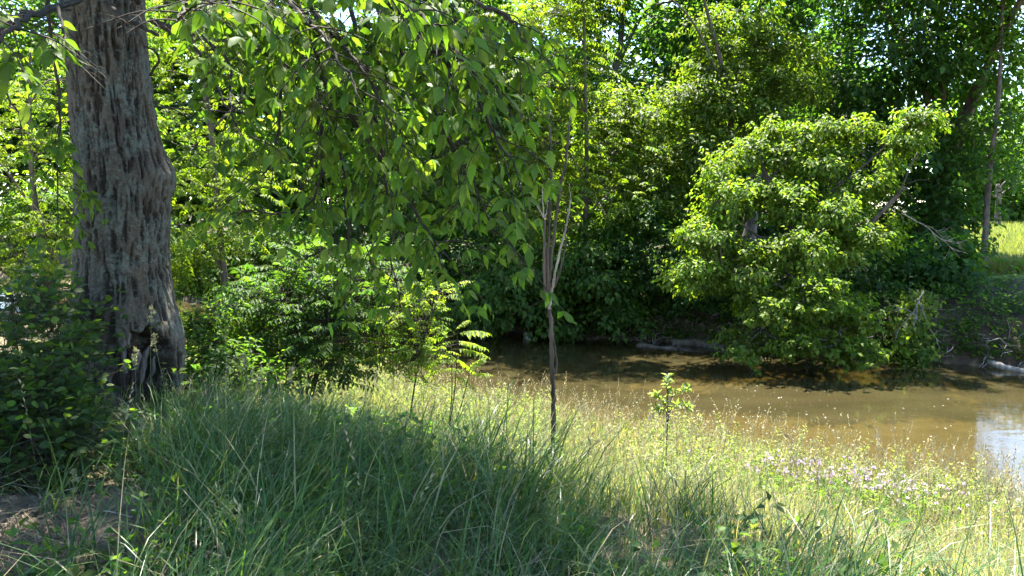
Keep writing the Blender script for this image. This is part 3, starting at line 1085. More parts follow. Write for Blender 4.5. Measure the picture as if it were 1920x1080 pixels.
T_("sycamore_tree", "tall dark green tree with a stout trunk beside the meadow", (11.6, 20.5),
   [px_lobe(1650, 110, 140, 140, 19.8, 2.0, 60), px_lobe(1790, 120, 95, 130, 20.2, 2.0, 46), px_lobe(1770, 300, 95, 80, 19.8, 1.6, 30), px_lobe(1640, 280, 80, 80, 19.6, 1.2, 22),
    px_lobe(1740, 440, 80, 60, 19.0, 1.2, 24), px_lobe(1700, -120, 190, 130, 20.6, 2.3, 44), ((10.6, 17.6, 7.2), (2.6, 1.8, 1.2), 36), ((7.6, 18.6, 8.0), (2.2, 1.6, 1.2), 24), ((12.0, 15.2, 7.4), (2.0, 1.4, 0.9), 26)],  # last three lobes, above the view, added to shade bank and creek
   0.24, 0.14, DARK, sprays=10, k=8, csize=0.42, droop=0.65, asp=0.6, gap=0.2, trunk_pts=[np.array([11.7, 20.5, 0]), P(1762, 400, 20.5), P(1764, 250, 20.5), P(1768, 60, 20.5), P(1740, -120, 20.5)])
T_("young_ash_tree", "thin pale-barked tree with sparse leaves at the meadow edge", (11.2, 17.6),
   [px_lobe(1885, 90, 45, 90, 17.8, 0.8, 16), px_lobe(1870, 230, 40, 50, 17.6, 0.6, 7), px_lobe(1850, 320, 28, 30, 17.5, 0.4, 3), px_lobe(1900, -60, 60, 60, 17.8, 0.9, 12), px_lobe(1890, -220, 90, 90, 17.9, 1.1, 14)],
   0.085, 0.12, MID, sprays=6, k=6, csize=0.26, droop=0.6, bark=M_LOG,
   trunk_pts=[np.array([11.15, 17.6, -0.1]), P(1845, 480, 17.6), P(1855, 330, 17.6), P(1872, 180, 17.6), P(1880, 0, 17.7), P(1886, -240, 17.8)])
T_("spicebush", "dark broad-leaved bush on the bank right of the hanging vine", (10.6, 16.3),
   [px_lobe(1770, 500, 60, 40, 16.4, 0.8, 20), px_lobe(1820, 600, 80, 45, 15.6, 0.9, 26), px_lobe(1890, 620, 60, 32, 15.2, 0.7, 16), px_lobe(1740, 560, 60, 60, 16.4, 0.8, 16)],
   0.05, 0.13, DARK * 1.1, cat="bush", sprays=9, k=8, csize=0.26, droop=0.6)
T_("oak_tree", "tall dark oak with a forked trunk against the sky gap", (3.6, 28.0),
   [px_lobe(1090, 30, 70, 120, 27.5, 2.0, 34), px_lobe(1290, 10, 70, 80, 28, 2.0, 26), px_lobe(1180, -150, 220, 130, 28.5, 3.0, 60), px_lobe(1130, 210, 90, 60, 27, 1.8, 22), px_lobe(1250, 180, 60, 40, 27.5, 1.5, 12)],
   0.26, 0.17, DARK, sprays=11, k=8, csize=0.5, droop=0.4, trunk_pts=[np.array([3.6, 28, 0]), P(1135, 200, 28), P(1150, 140, 28), P(1165, 60, 28), P(1168, -150, 28)])
T_("oak_tree", "dark crown high behind the sunlit trees at the top", (9.2, 29.0),
   [px_lobe(1440, -10, 110, 60, 29, 2.0, 30), px_lobe(1520, 60, 80, 90, 29, 2.0, 26), px_lobe(1430, -160, 200, 110, 29.5, 2.6, 44), px_lobe(1420, 180, 120, 80, 29, 2, 24)],
   0.25, 0.17, DARK, sprays=11, k=8, csize=0.5, droop=0.4)
BACK = [
    ("locust_tree", "feathery bright tree behind the big trunk on its right side", (-6.5, 17.5), [(390, 200, 120, 150, 17, 1.4, 44), (330, 400, 110, 110, 16.4, 1.3, 40), (450, 380, 80, 100, 16.6, 1.2, 26), (350, 60, 90, 70, 17.2, 1.2, 22)], 0.11, 0.40, YEL, "pinnate", 6, 0.36),
    ("locust_tree", "feathery bright tree left of the big trunk", (-11.3, 18.0), [(60, 330, 110, 130, 16.6, 1.4, 50), (100, 180, 80, 90, 17, 1.2, 30), (30, 470, 80, 60, 16, 1.0, 20), (110, 440, 50, 60, 15.8, 0.8, 14), (-60, 250, 70, 150, 17, 1.3, 24)], 0.11, 0.40, YEL, "pinnate", 6, 0.36),
    ("ash_tree", "tall green tree far behind the big trunk", (-13.5, 25.0), [(150, 60, 150, 130, 24, 2.2, 44), (20, 60, 110, 130, 25, 2.2, 36), (100, -130, 220, 110, 25, 2.6, 36), (200, 260, 120, 100, 23, 1.8, 26)], 0.2, 0.16, MID * 1.1, "spray", 8, 0.45),
    ("ash_tree", "tall green tree behind the drooping leaves", (-6.2, 24.0), [(520, 60, 130, 130, 23.5, 2.0, 40), (620, 200, 120, 120, 23, 2.0, 34), (420, 20, 80, 90, 24, 2.0, 22), (560, -140, 200, 110, 24.5, 2.4, 34), (500, 330, 90, 80, 22, 1.6, 20)], 0.2, 0.16, MID * 1.1, "spray", 8, 0.45),
    ("hackberry_tree", "shaded tree showing between the drooping leaves and the middle tree", (-2.0, 22.0), [(800, 120, 130, 140, 22, 2.0, 44), (900, 250, 110, 120, 21, 1.7, 38), (780, 330, 120, 100, 20.5, 1.6, 32), (930, 70, 90, 90, 22.5, 1.8, 28), (820, -140, 190, 110, 23, 2.4, 30), (880, 20, 80, 70, 19.0, 1.1, 26), (800, -60, 90, 70, 19.2, 1.2, 26), (930, 200, 60, 80, 18.6, 0.9, 20)], 0.18, 0.14, (MID + DARK) / 2, "spray", 8, 0.42),  # last three lobes added to throw shade on the creek's far half
    ("elm_tree", "mid green tree filling the gap left of the sunlit trees", (2.4, 23.0), [(1010, 30, 80, 90, 22.5, 1.7, 28), (960, 420, 90, 70, 19.0, 1.2, 30), (1180, 440, 80, 60, 18.6, 1.0, 24), (1100, 480, 80, 40, 18.4, 0.9, 18)], 0.14, 0.12, MID, "spray", 8, 0.34),
    ("willow_thicket", "low dark thicket on the bank under the leaning tree", (6.0, 17.2), [(1330, 560, 90, 50, 16.6, 0.8, 26), (1450, 520, 120, 60, 16.4, 0.9, 30), (1230, 470, 70, 70, 17.0, 0.9, 22), (1600, 520, 90, 70, 16.6, 0.9, 24)], 0.06, 0.10, DARK, "spray", 8, 0.28),
    ("shrub", "shaded shrub on the far bank behind the feathery sapling", (-3.0, 20.5), [(760, 500, 110, 70, 19.4, 1.0, 34), (640, 440, 110, 90, 19.6, 1.2, 34), (860, 470, 70, 60, 19.0, 0.9, 20)], 0.06, 0.11, DARK, "spray", 8, 0.3),
    ("shrub", "pale shrub on the far bank seen right of the big trunk", (-7.4, 20.5), [(390, 500, 80, 40, 19.0, 0.9, 24), (500, 470, 80, 60, 19.2, 0.9, 26), (320, 470, 60, 50, 18.6, 0.8, 16)], 0.06, 0.11, MID * 1.1, "spray", 8, 0.3),
    ("shrub", "leafy shrub on the far bank left of the big trunk", (-12.6, 21.8), [(20, 430, 70, 50, 19.5, 1.0, 24), (90, 400, 60, 40, 19.5, 0.9, 18), (-50, 450, 60, 60, 19.5, 1, 14)], 0.06, 0.11, MID, "spray", 8, 0.3),
    ("maple_tree", "broad green tree behind the leaning tree and the stout trunk", (9.8, 24.0), [(1560, 200, 120, 140, 23.5, 1.8, 44), (1600, 400, 110, 90, 22.5, 1.5, 34), (1500, 330, 90, 90, 23, 1.5, 28), (1700, 380, 80, 80, 22, 1.3, 22)], 0.17, 0.13, DARK * 1.15, "spray", 8, 0.4),
]
for nm, lb, bs, lob, r0, lf_, cc, st, k_, cs_ in BACK:
    T_(nm, lb, bs, [px_lobe(*l) for l in lob], r0, lf_, cc, cat="shrub" if nm in ("shrub", "willow_thicket") else "tree", sprays=8 if st == "spray" else 6, k=k_, csize=cs_, droop=0.5, style=st, twigs=False)

# woods closing the view farther back
FARW = [(-30, 38, "leftmost"), (-23, 40, "second"), (-16.5, 37, "third"), (-10, 39, "fourth"), (-4, 38, "fifth"), (2.5, 41, "sixth"), (8.5, 38, "seventh"), (14, 40, "eighth")]
for i, (x, y, w) in enumerate(FARW):
    hgt = 10.5 + 4 * rng.random() - (2.5 if 1.0 < x < 6 else 0)
    lob = [((x, y, hgt * 0.62), (4.2, 2.4, hgt * 0.32), 80), ((x + rng.normal(0, 1), y - 0.6, hgt * 0.25), (4.4, 2.2, hgt * 0.27), 70)]
    T_("woodland_tree", f"dim woodland tree far behind the creek, {w} from the left of the back row", (x, y), lob, 0.25, 0.36, DARK * 1.2 if i % 2 else MID, sprays=9, k=7, csize=0.7, droop=0.4, twigs=False, gap=0.0,
       group="back row of woodland trees")
MEADOW = [(38, 62, 12, "tall pale tree at the left of the meadow's far edge"), (45, 66, 15, "tall tree at the middle of the meadow's far edge"), (52, 68, 13, "tall tree at the right of the meadow's far edge"),
          (60, 74, 15, "hazy tree at the far right corner of the meadow"), (34, 52, 8, "low dark tree at the near left corner of the far meadow edge")]
for x, y, hgt, lb in MEADOW:
    T_("meadow_tree", lb, (x, y), [((x, y, hgt * 0.6), (4.2, 3, hgt * 0.36), 60), ((x, y - 1, hgt * 0.25), (4.0, 2.2, hgt * 0.2), 34)], 0.28, 0.34, MID, sprays=8, k=7, csize=0.75, droop=0.4, twigs=False,
       group="trees along the far edge of the meadow")


# ------------------------------------------------------------------ dead sapling
def dead_sapling():
    D = 6.8
    base = P(1036, 800, D)
    base[2] = gz(base[0], base[1]) - 0.03
    root = empty("dead_sapling", base)
    tag(root, "leafless dead sapling with several upright bare stems at the creek edge", "sapling")

    def stem(name, pts, r0, r1, mat, d=0.0, rough=0.08):
        a = Acc()
        pth = smooth_path([P(x, y, D + d + dd) for x, y, dd in pts], 6)
        pth = pth + rng.normal(0, 0.0025, pth.shape)
        tube(a, pth, np.linspace(r0, r1, len(pth)), 8, rough=rough)
        a.build(name, mat, root, smooth=True)
    b = (base - EYE)
    a = Acc()
    pth = smooth_path([base, P(1038, 770, D), P(1037, 720, D), P(1034, 660, D), P(1033, 610, D), P(1028, 570, D), P(1027, 545, D)], 7)
    pth = pth + rng.normal(0, 0.003, pth.shape)
    rad = np.linspace(0.023, 0.018, len(pth))
    tube(a, pth, rad * (1 + 0.12 * np.sin(np.arange(len(pth)) * 1.3)), 10, rough=0.08)
    a.build("trunk", M_STEM, root, smooth=True)
    stem("stem", [(1024, 570, 0), (1021, 520, -.02), (1020, 470, -.03), (1021, 420, -.02), (1020, 408, -.02)], 0.014, 0.009, M_STEM)
    stem("stem", [(1027, 560, 0), (1027, 500, 0), (1030, 400, .02), (1034, 300, .03), (1029, 220, .05), (1028, 152, .06)], 0.016, 0.0065, M_STEM)
    stem("stem", [(1029, 560, 0), (1031, 510, .01), (1040, 430, .03), (1052, 350, .05), (1062, 290, .06), (1069, 220, .08), (1072, 160, .08)], 0.016, 0.0065, M_STEM)
    stem("pale_stem", [(1030, 580, -.02), (1033, 555, -.02), (1038, 525, -.03), (1048, 480, -.05), (1060, 430, -.06), (1067, 395, -.07), (1069, 375, -.08)], 0.0135, 0.006, M_PALE)
    stem("stem", [(1039, 540, .02), (1052, 500, .03), (1060, 460, .03), (1062, 445, .03)], 0.008, 0.004, M_STEM)
    for pts in [[(1020, 410, 0), (1008, 388, -.03), (997, 365, -.05), (993, 345, -.05)], [(1020, 408, 0), (1018, 385, .01), (1017, 360, .02), (1018, 345, .02)], [(1022, 410, 0), (1026, 392, .03), (1024, 362, .05)],
                [(1069, 380, -.07), (1070, 370, -.08), (1067, 345, -.09)]]:
        stem("twig", pts, 0.006, 0.002, M_PALE)
    # snag of bark near the foot
    stem("bark_flap", [(1042, 700, -.03), (1044, 680, -.04), (1040, 650, -.035), (1038, 625, -.03)], 0.010, 0.004, M_STEM)


dead_sapling()


# ------------------------------------------------------------------ bare twigs, logs, vine, broken limb
def dead_branch(name, label, start, d0, length, depth_n, mat, r0, cat="branch", spread=0.6, kids=4, rootz=None):
    root = empty(name, start)
    tag(root, label, cat)
    acc = Acc()

    def grow(p, d, L, r, lev):
        n = 7
        pts = [p]
        dd = unit(d)
        for i in range(n):
            dd = unit(dd + rng.normal(0, 0.13, 3))
            pts.append(pts[-1] + dd * L / n)
        pts = np.array(pts)
        tube(acc, pts, np.linspace(r, max(r * 0.3, 0.0015), n + 1), 5, rough=0.08)
        if lev > 0:
            for _ in range(kids):
                i = rng.integers(2, n)
                grow(pts[i], unit(unit(pts[i] - pts[i - 1]) + rng.normal(0, spread, 3)), L * (0.35 + 0.35 * rng.random()), r * 0.55, lev - 1)
    grow(np.asarray(start, float), np.asarray(d0, float), length, r0, depth_n)
    acc.build("twigs", mat, root)
    return root


dead_branch("broken_branch", "fan of bare grey twigs sticking out above the hanging vine", P(1730, 545, 14.3), (-0.25, -0.5, 0.05), 0.9, 2, M_PALE, 0.016, kids=5)
dead_branch("broken_branch", "pale bare twigs drooping beside the stout dark trunk", P(1690, 400, 14.2), (1.0, -0.2, -0.25), 1.0, 2, M_PALE, 0.014, kids=4)
dead_branch("broken_branch", "long thin bare twig slanting down towards the shaded bank", P(1720, 560, 14.2), (0.9, -0.2, -0.75), 1.2, 1, M_PALE, 0.013, kids=3)
dead_branch("brush_pile", "tangle of dead brush in the shade under the dark bush", P(940, 610, 16.7), (0.5, -0.4, 0.6), 0.9, 2, M_DEAD, 0.014, cat="brush", kids=4, spread=0.8)
dead_branch("brush_pile", "drift of fine dead twigs at the water line below the leaning tree", P(1500, 708, 13.6), (-0.9, 0.25, 0.10), 1.1, 2, M_DEAD, 0.012, cat="brush", kids=5, spread=0.45)
# broken limb of the leaning tree: a part of it
a = Acc()
tube(a, smooth_path([P(1540, 500, 14.7), P(1600, 450, 14.4), P(1660, 390, 14.2), P(1697, 350, 14.1)], 6), np.linspace(0.05, 0.042, 19), 8, rough=0.1)
tube(a, smooth_path([P(1680, 368, 14.15), P(1692, 348, 14.1), P(1706, 315, 14.0), P(1720, 285, 14.0)], 5), np.linspace(0.022, 0.006, 16), 6, rough=0.06)
for p0, p1 in [((1700, 345), (1745, 338)), ((1690, 360), (1715, 375)), ((1670, 390), (1700, 420)), ((1712, 305), (1724, 300))]:
    tube(a, smooth_path([P(*p0, 14.1), P((p0[0] + p1[0]) / 2, (p0[1] + p1[1]) / 2 - 4, 14.0), P(*p1, 14.0)], 4), np.linspace(0.007, 0.002, 9), 4)
a.build("broken_limb", M_LOG, r_bright, smooth=True)


def log(name, label, pts, r0, r1, mat=None, cat="log", stubs=2):
    pts = [np.asarray(p, float) for p in pts]
    root = empty(name, pts[0])
    tag(root, label, cat)
    acc = Acc()
    pth = smooth_path(pts, 10)
    pth = pth + rng.normal(0, r0 * 0.06, pth.shape)
    rad = np.linspace(r0, r1, len(pth)) * (1 + 0.1 * np.sin(np.arange(len(pth)) * 0.9))
    tube(acc, pth, rad, 12, rough=0.06)
    acc.build("log_body", mat or M_LOG, root, smooth=True)
    for _ in range(stubs):
        i = rng.integers(4, len(pth) - 3)
        b = Acc()
        d = unit(rng.normal(0, 1, 3) + np.array([0, -0.6, 0.6]))
        tube(b, np.array([pth[i], pth[i] + d * r0 * 1.8, pth[i] + d * r0 * 3 + rng.normal(0, r0 * 0.4, 3)]), np.array([r0 * 0.4, r0 * 0.3, r0 * 0.15]), 6, rough=0.1)
        b.build("branch_stub", mat or M_LOG, root)
    return root


log("fallen_log", "long dark log lying along the far water edge under the leaning tree", [P(1195, 652, 16.0), P(1280, 662, 15.5), P(1370, 685, 14.8), P(1430, 697, 14.4)], 0.11, 0.085)
log("fallen_log", "thinner log sloping to the water behind the long dark log", [P(1385, 640, 15.4), P(1420, 668, 14.8), P(1470, 690, 14.2), P(1530, 705, 13.8)], 0.055, 0.035)
log("fallen_log", "short dark log tucked against the bank above the long log", [P(1260, 645, 16.2), P(1310, 643, 16.0), P(1360, 655, 15.6)], 0.10, 0.08, stubs=1)
log("fallen_log", "grey log at the far right water edge below the bank", [P(1840, 672, 14.1), P(1880, 688, 13.6), P(1960, 706, 13.2)], 0.07, 0.06, M_DEAD)
log("fallen_log", "brown broken log on the bank face above the grey log", [P(1765, 655, 14.6), P(1800, 662, 14.4), P(1850, 672, 14.2)], 0.075, 0.055, M_LOG)
log("bank_root", "curved grey root reaching from the bank into the water by the dead sapling", [P(985, 625, 17.0), P(1000, 650, 16.4), P(1020, 660, 16.0), P(1060, 655, 15.9)], 0.06, 0.03, M_DEAD, cat="root", stubs=1)
log("bank_root", "small forked root lying in the dark water left of the curved root", [P(990, 672, 15.9), P(1010, 668, 15.8), P(1030, 660, 15.8)], 0.05, 0.02, M_LOG, cat="root", stubs=1)


def hanging_vine():
    base = P(1715, 700, 13.9)
    root = empty("hanging_vine", base)
    tag(root, "bright green leafy vine hanging down the bank into the water", "vine")
    acc, st = Acc(), Acc()
    path = smooth_path([P(1722, 555, 14.7), P(1706, 600, 14.4), P(1712, 650, 14.1), P(1722, 702, 13.9)], 12)
    for k in range(4):
        tube(st, path + rng.normal(0, 0.05, 3), np.full(len(path), 0.008), 5)
    n = 620
    i = rng.integers(0, len(path), n)
    sp = path[i] + rng.normal(0, 1, (n, 3)) * np.array([0.17, 0.14, 0.08])
    spray_leaves(acc, sp, unit(rng.normal(0, 0.5, (n, 3)) + np.array([0, -1, 0.1])), 4, 0.085, BRIGHT * 1.1, 0.9, 0.06, asp=0.75)
    st.build("stem", M_TWIG, root)
    o = acc.build("foliage", M_LEAF, root)
    o["kind"] = "stuff"


hanging_vine()


# ------------------------------------------------------------------ near bank shrubs and saplings
def shrub(name, label, base_xy, lobes, leaf, cols, n_stems=6, style="pinnate", pairs=6, sprays=5, cat="shrub", csize=0.2, droop=0.4, k=7, asp=0.5, frond_parts=0):
    base = np.array([base_xy[0], base_xy[1], float(gz(*base_xy)) - 0.02])
    root = empty(name, base)
    tag(root, label, cat)
    cs, outs = clumps_in(lobes)
    st = Acc()
    nm = 1 if cat == "sapling" else 5
    tops = cs[np.argsort(-cs[:, 2])][:nm * 3:3]
    mains = []
    for c in tops:
        b = base + rng.normal(0, 0.05, 3) * np.array([1, 1, 0])
        pth = smooth_path([b, (b * 0.5 + c * 0.5) + rng.normal(0, 0.05, 3), c], 8)
        tube(st, pth, np.linspace(0.013, 0.004, len(pth)), 6)
        mains.append(pth[3:])
    lp = np.concatenate(mains)
    for c in cs:
        a = lp[int(np.argmin(np.linalg.norm(lp - c, axis=1) + 0.8 * (lp[:, 2] - c[2] + 0.1).clip(0)))]
        tube(st, smooth_path([a, (a + c) / 2 + np.array([0, 0, 0.04]) + rng.normal(0, 0.02, 3), c], 3), np.linspace(0.006, 0.0025, 7), 4)
    S = int(sprays * 1.6)
    off = rng.normal(0, 1, (len(cs), S, 3)) * np.array([csize, csize, csize * 0.7])
    sp = (cs[:, None] + off).reshape(-1, 3)
    so = unit(np.repeat(outs, S, axis=0) * 0.8 + unit(off.reshape(-1, 3)) * 0.7)
    cl = np.repeat(cs, S, axis=0)
    ok = sp[:, 2] > gz(sp[:, 0], sp[:, 1]) + 0.05
    sp, so, cl = sp[ok], so[ok], cl[ok]
    for i in range(len(sp)):
        tube(st, np.array([cl[i], (cl[i] + sp[i]) / 2 + np.array([0, 0, 0.02]), sp[i]]), np.array([0.004, 0.003, 0.002]), 3)
    lf = Acc()
    if style == "pinnate":
        d = unit(so * np.array([1, 1, 0.5]) + np.array([0, 0, 0.35]) + rng.normal(0, 0.2, so.shape))
        Ls = leaf * (0.7 + 0.6 * rng.random(len(sp)))
        order = np.argsort(sp[:, 1])
        for i in order[:frond_parts]:
            a = Acc()
            pinnate_fronds(a, sp[i:i + 1], d[i:i + 1], Ls[i:i + 1], cols, pairs=pairs, droop=droop, stem=a)
            a.build("feather_leaf", M_LEAF, root)
        rest = order[frond_parts:]
        if len(rest):
            pinnate_fronds(lf, sp[rest], d[rest], Ls[rest], cols, pairs=pairs, droop=droop, stem=st)
    else:
        spray_leaves(lf, sp, so, k, leaf, cols, droop, leaf * 0.8, asp=asp)
    st.build("stems", M_TWIG, root)
    if lf.n:
        o = lf.build("foliage", M_LEAF, root)
        o["kind"] = "stuff"
    return root


shrub("walnut_shrub", "dense dark feather-leaved shrub between the big trunk and the bright sapling", (-2.35, 8.3),
      [px_lobe(650, 600, 85, 85, 8.2, 0.55, 40), px_lobe(560, 580, 70, 50, 8.3, 0.5, 24), px_lobe(690, 530, 55, 40, 8.4, 0.4, 16), px_lobe(600, 680, 80, 50, 8.0, 0.5, 22), px_lobe(520, 540, 70, 22, 8.5, 0.4, 12), px_lobe(610, 505, 85, 36, 8.6, 0.4, 20)],
      0.30, (MID + DARK) / 2, pairs=5, sprays=5, csize=0.14, frond_parts=60)
shrub("privet_shrub", "small bright-leaved shrub catching the sun right of the trunk foot", (-3.2, 9.0),
      [px_lobe(470, 600, 60, 30, 8.8, 0.35, 30), px_lobe(440, 660, 70, 40, 8.6, 0.4, 30), px_lobe(520, 650, 60, 40, 8.5, 0.4, 22)], 0.055, BRIGHT * 1.1, style="spray", sprays=8, csize=0.1, k=8)
shrub("elder_shrub", "small round-leaved shrub hugging the right foot of the trunk", (-3.1, 7.3),
      [px_lobe(400, 670, 50, 40, 7.3, 0.3, 18), px_lobe(385, 610, 26, 30, 7.5, 0.25, 8), px_lobe(470, 710, 60, 25, 7.2, 0.3, 14)], 0.06, MID, style="spray", sprays=7, csize=0.1, k=7)
shrub("walnut_sapling", "slim sunlit sapling with bright feather leaves beside the dark shrub", (-1.12, 7.9),
      [px_lobe(775, 585, 36, 48, 7.9, 0.25, 26), px_lobe(765, 655, 44, 40, 7.9, 0.28, 24), px_lobe(818, 552, 18, 16, 7.8, 0.12, 6), px_lobe(800, 640, 40, 40, 7.8, 0.25, 12)], 0.22, YEL * 1.2, pairs=5, sprays=3, csize=0.09, frond_parts=60, cat="sapling")


def sumac():
    D = 8.4
    base = P(838, 745, D)
    base[2] = gz(base[0], base[1]) - 0.02
    root = empty("sumac_sapling", base)
    tag(root, "young sapling with long arching feather leaves above the water's near edge", "sapling")
    st = Acc()
    tops = [P(846, 650, D), P(858, 625, D), P(880, 700, D - 0.2)]
    for t in tops:
        tube(st, smooth_path([base, (base + t) / 2 + np.array([0.03, 0, 0.02]), t], 5), np.linspace(0.010, 0.005, 11), 6, col=(0.2, 0.2, 0.1))
    st.build("stems", M_TWIG, root)
    spec = []
    for p0, p1, L in [((850, 628), (905, 618), 0.40), ((850, 630), (800, 640), 0.34), ((846, 640), (890, 645), 0.34), ((850, 622), (860, 612), 0.25), ((846, 650), (800, 655), 0.32),
                      ((848, 655), (900, 660), 0.36), ((875, 700), (905, 665), 0.30), ((880, 700), (850, 690), 0.28), ((845, 640), (825, 612), 0.26), ((846, 660), (810, 680), 0.30),
                      ((878, 705), (905, 700), 0.24), ((850, 670), (880, 690), 0.26), ((846, 690), (800, 700), 0.3), ((846, 700), (870, 715), 0.26)]:
        a, b = P(*p0, D), P(*p1, D - 0.15 + 0.3 * rng.random())
        ac = Acc()
        pinnate_fronds(ac, a[None], unit(b - a)[None] + np.array([[0, 0, 0.25]]), np.array([L * 1.2]), YEL * 1.15, pairs=9, droop=0.35, leaflet=0.30, stem=ac)
        ac.build("feather_leaf", M_LEAF, root)


sumac()


def willow_sprout():
    D = 7.6
    base = P(1250, 800, D)
    base[2] = gz(base[0], base[1]) - 0.02
    root = empty("willow_sprout", base)
    tag(root, "small leafy sprout standing alone above the sunlit bank grass before the water", "sprout")
    st = Acc()
    temps = []
    for v in range(4):
        a = Acc()
        kite_leaves(a, np.zeros((1, 3)), np.array([[0, 1.0, 0]]), np.array([[0, 0, 1.0]]), np.array([1.0]), np.array([0.36 + 0.05 * v]), np.array([[0.15, 0.19, 0.09]]), fold=0.3, droop=0.1 + 0.08 * v)
        V, F, K = a.arrays()
        temps.append(mesh("leaf", V, F, M_NEARP, K))
    for way in [[(1252, 760), (1250, 720), (1252, 705)], [(1255, 760), (1275, 735), (1292, 728)], [(1250, 770), (1235, 745), (1226, 738)], [(1255, 775), (1280, 760), (1292, 765)], [(1250, 780), (1240, 768), (1232, 765)]]:
        w = [base] + [P(x, y, D + rng.normal(0, 0.05)) for x, y in way]
        pth = smooth_path(w, 8)
        tube(st, pth, np.linspace(0.007, 0.002, len(pth)), 5)
        for i in range(9, len(pth)):
            for s in (1, -1):
                if rng.random() < 0.12: continue
                tang = unit(pth[i] - pth[i - 1])
                d = unit(tang * 0.6 + rng.normal(0, 0.6, 3) + np.array([0.5 * s, -0.2, 0.1]))
                o = obj("leaf", temps[rng.integers(0, 4)], root)
                n = unit(np.array([0, -0.2, 1.0]) + rng.normal(0, 0.4, 3))
                sx = unit(np.cross(d, n))
                Mx = np.stack([sx, d, np.cross(sx, d)], 1) * (0.055 + 0.035 * rng.random())
                m4 = Matrix.Identity(4)
                for a_ in range(3):
                    for b_ in range(3):
                        m4[a_][b_] = float(Mx[a_, b_])
                    m4[a_][3] = float(pth[i][a_] - base[a_])
                o.matrix_local = m4
    st.build("stems", M_TWIG, root)


willow_sprout()


def bramble():
    base = np.array([-3.3, 4.9, float(gz(-3.3, 4.9))])
    root = empty("bramble_thicket", base)
    tag(root, "shaded thicket of round-leaved brambles left of the big trunk", "bramble")
    lobes = [px_lobe(60, 620, 110, 90, 5.2, 0.5, 44), px_lobe(85, 735, 72, 80, 4.8, 0.45, 38), px_lobe(20, 780, 85, 90, 4.5, 0.45, 36), px_lobe(85, 835, 75, 50, 4.4, 0.35, 24), px_lobe(-60, 680, 90, 150, 4.8, 0.6, 30),
             px_lobe(30, 540, 70, 40, 5.6, 0.4, 14), px_lobe(165, 625, 30, 28, 5.7, 0.2, 8), px_lobe(165, 790, 30, 40, 4.6, 0.25, 5)]
    cs, outs = clumps_in(lobes)
    st, lf = Acc(), Acc()
    cols = colr((0.045, 0.085, 0.028), (0.055, 0.10, 0.030), (0.04, 0.075, 0.028), (0.075, 0.115, 0.03))
    cand = []
    for c in cs:
        b = np.array([c[0] + rng.normal(0, 0.15), c[1] + rng.normal(0, 0.15), 0])
        b[2] = gz(b[0], b[1]) - 0.02
        e = c + np.array([rng.normal(0, 0.12), -0.1, rng.normal(0, 0.05)])
        pth = smooth_path([b, (b + c) / 2 + rng.normal(0, 0.05, 3), c, e], 4)
        tube(st, pth, np.linspace(0.004, 0.0015, len(pth)), 4)
        for _ in range(9):
            p = c + rng.normal(0, 0.12, 3)
            if p[2] < gz(p[0], p[1]) + 0.03: continue
            tube(st, np.array([c, p]), 0.0012, 3)
            out = unit(p - c + np.array([0, -0.3, 0.2]))
            for li in range(3):
                sd = unit(np.cross(out, [0, 0, 1.0]))
                d = unit(out * (1, 0.3, 0.3)[li] + sd * (0, 1, -1)[li] + rng.normal(0, 0.2, 3))
                n = unit(np.array([0, -0.25, 1.0]) + rng.normal(0, 0.4, 3))
                cand.append((p + d * 0.012, d, n, 0.042 + 0.025 * rng.random()))
    # rounded leaflet
    ts = np.array([0, 0.15, 0.45, 0.75, 1.0])
    ws = np.array([0, 0.30, 0.40, 0.26, 0])
    Vt = [(0, 0, 0)]
    for t, w in zip(ts[1:-1], ws[1:-1]):
        Vt += [(-w, t, 0.10 * w - 0.08 * t), (0, t, -0.08 * t), (w, t, 0.10 * w - 0.08 * t)]
    Vt.append((0, 1, -0.12))
    Vt = np.array(Vt)
    Ft = [(0, 2, 1), (0, 3, 2)]
    for a in range(2):
        o0, o1 = 1 + 3 * a, 4 + 3 * a
        for s_ in (0, 1):
            Ft += [(o0 + s_, o0 + s_ + 1, o1 + s_ + 1), (o0 + s_, o1 + s_ + 1, o1 + s_)]
    Ft += [(7, 8, 10), (8, 9, 10)]
    Ft = np.array(Ft)
    tm = [mesh("leaf", Vt, Ft, M_NEARP, np.tile(cols[i], (len(Vt), 1)), smooth=True) for i in range(4)]
    order = sorted(range(len(cand)), key=lambda i: np.linalg.norm(cand[i][0] - EYE) + (50 if P(0, 0, 1)[0] * cand[i][0][1] * -1 > -cand[i][0][0] else 0))
    front = set(order[:300])
    for i, (p, d, n, L) in enumerate(cand):
        s = unit(np.cross(d, n))
        Mx = np.stack([s, d, np.cross(s, d)], 1) * L
        if i in front:
            o = obj("leaf", tm[i % 4], root)
            m4 = Matrix.Identity(4)
            for a_ in range(3):
                for b_ in range(3):
                    m4[a_][b_] = float(Mx[a_, b_])
                m4[a_][3] = float(p[a_] - base[a_])
            o.matrix_local = m4
        else:
            lf.add(Vt @ Mx.T + p, Ft, cols[rng.integers(0, 4)] * (0.75 + 0.5 * rng.random()))
    st.build("canes", M_TWIG, root)
    o = lf.build("foliage", M_LEAF, root, smooth=True)
    o["kind"] = "stuff"


bramble()


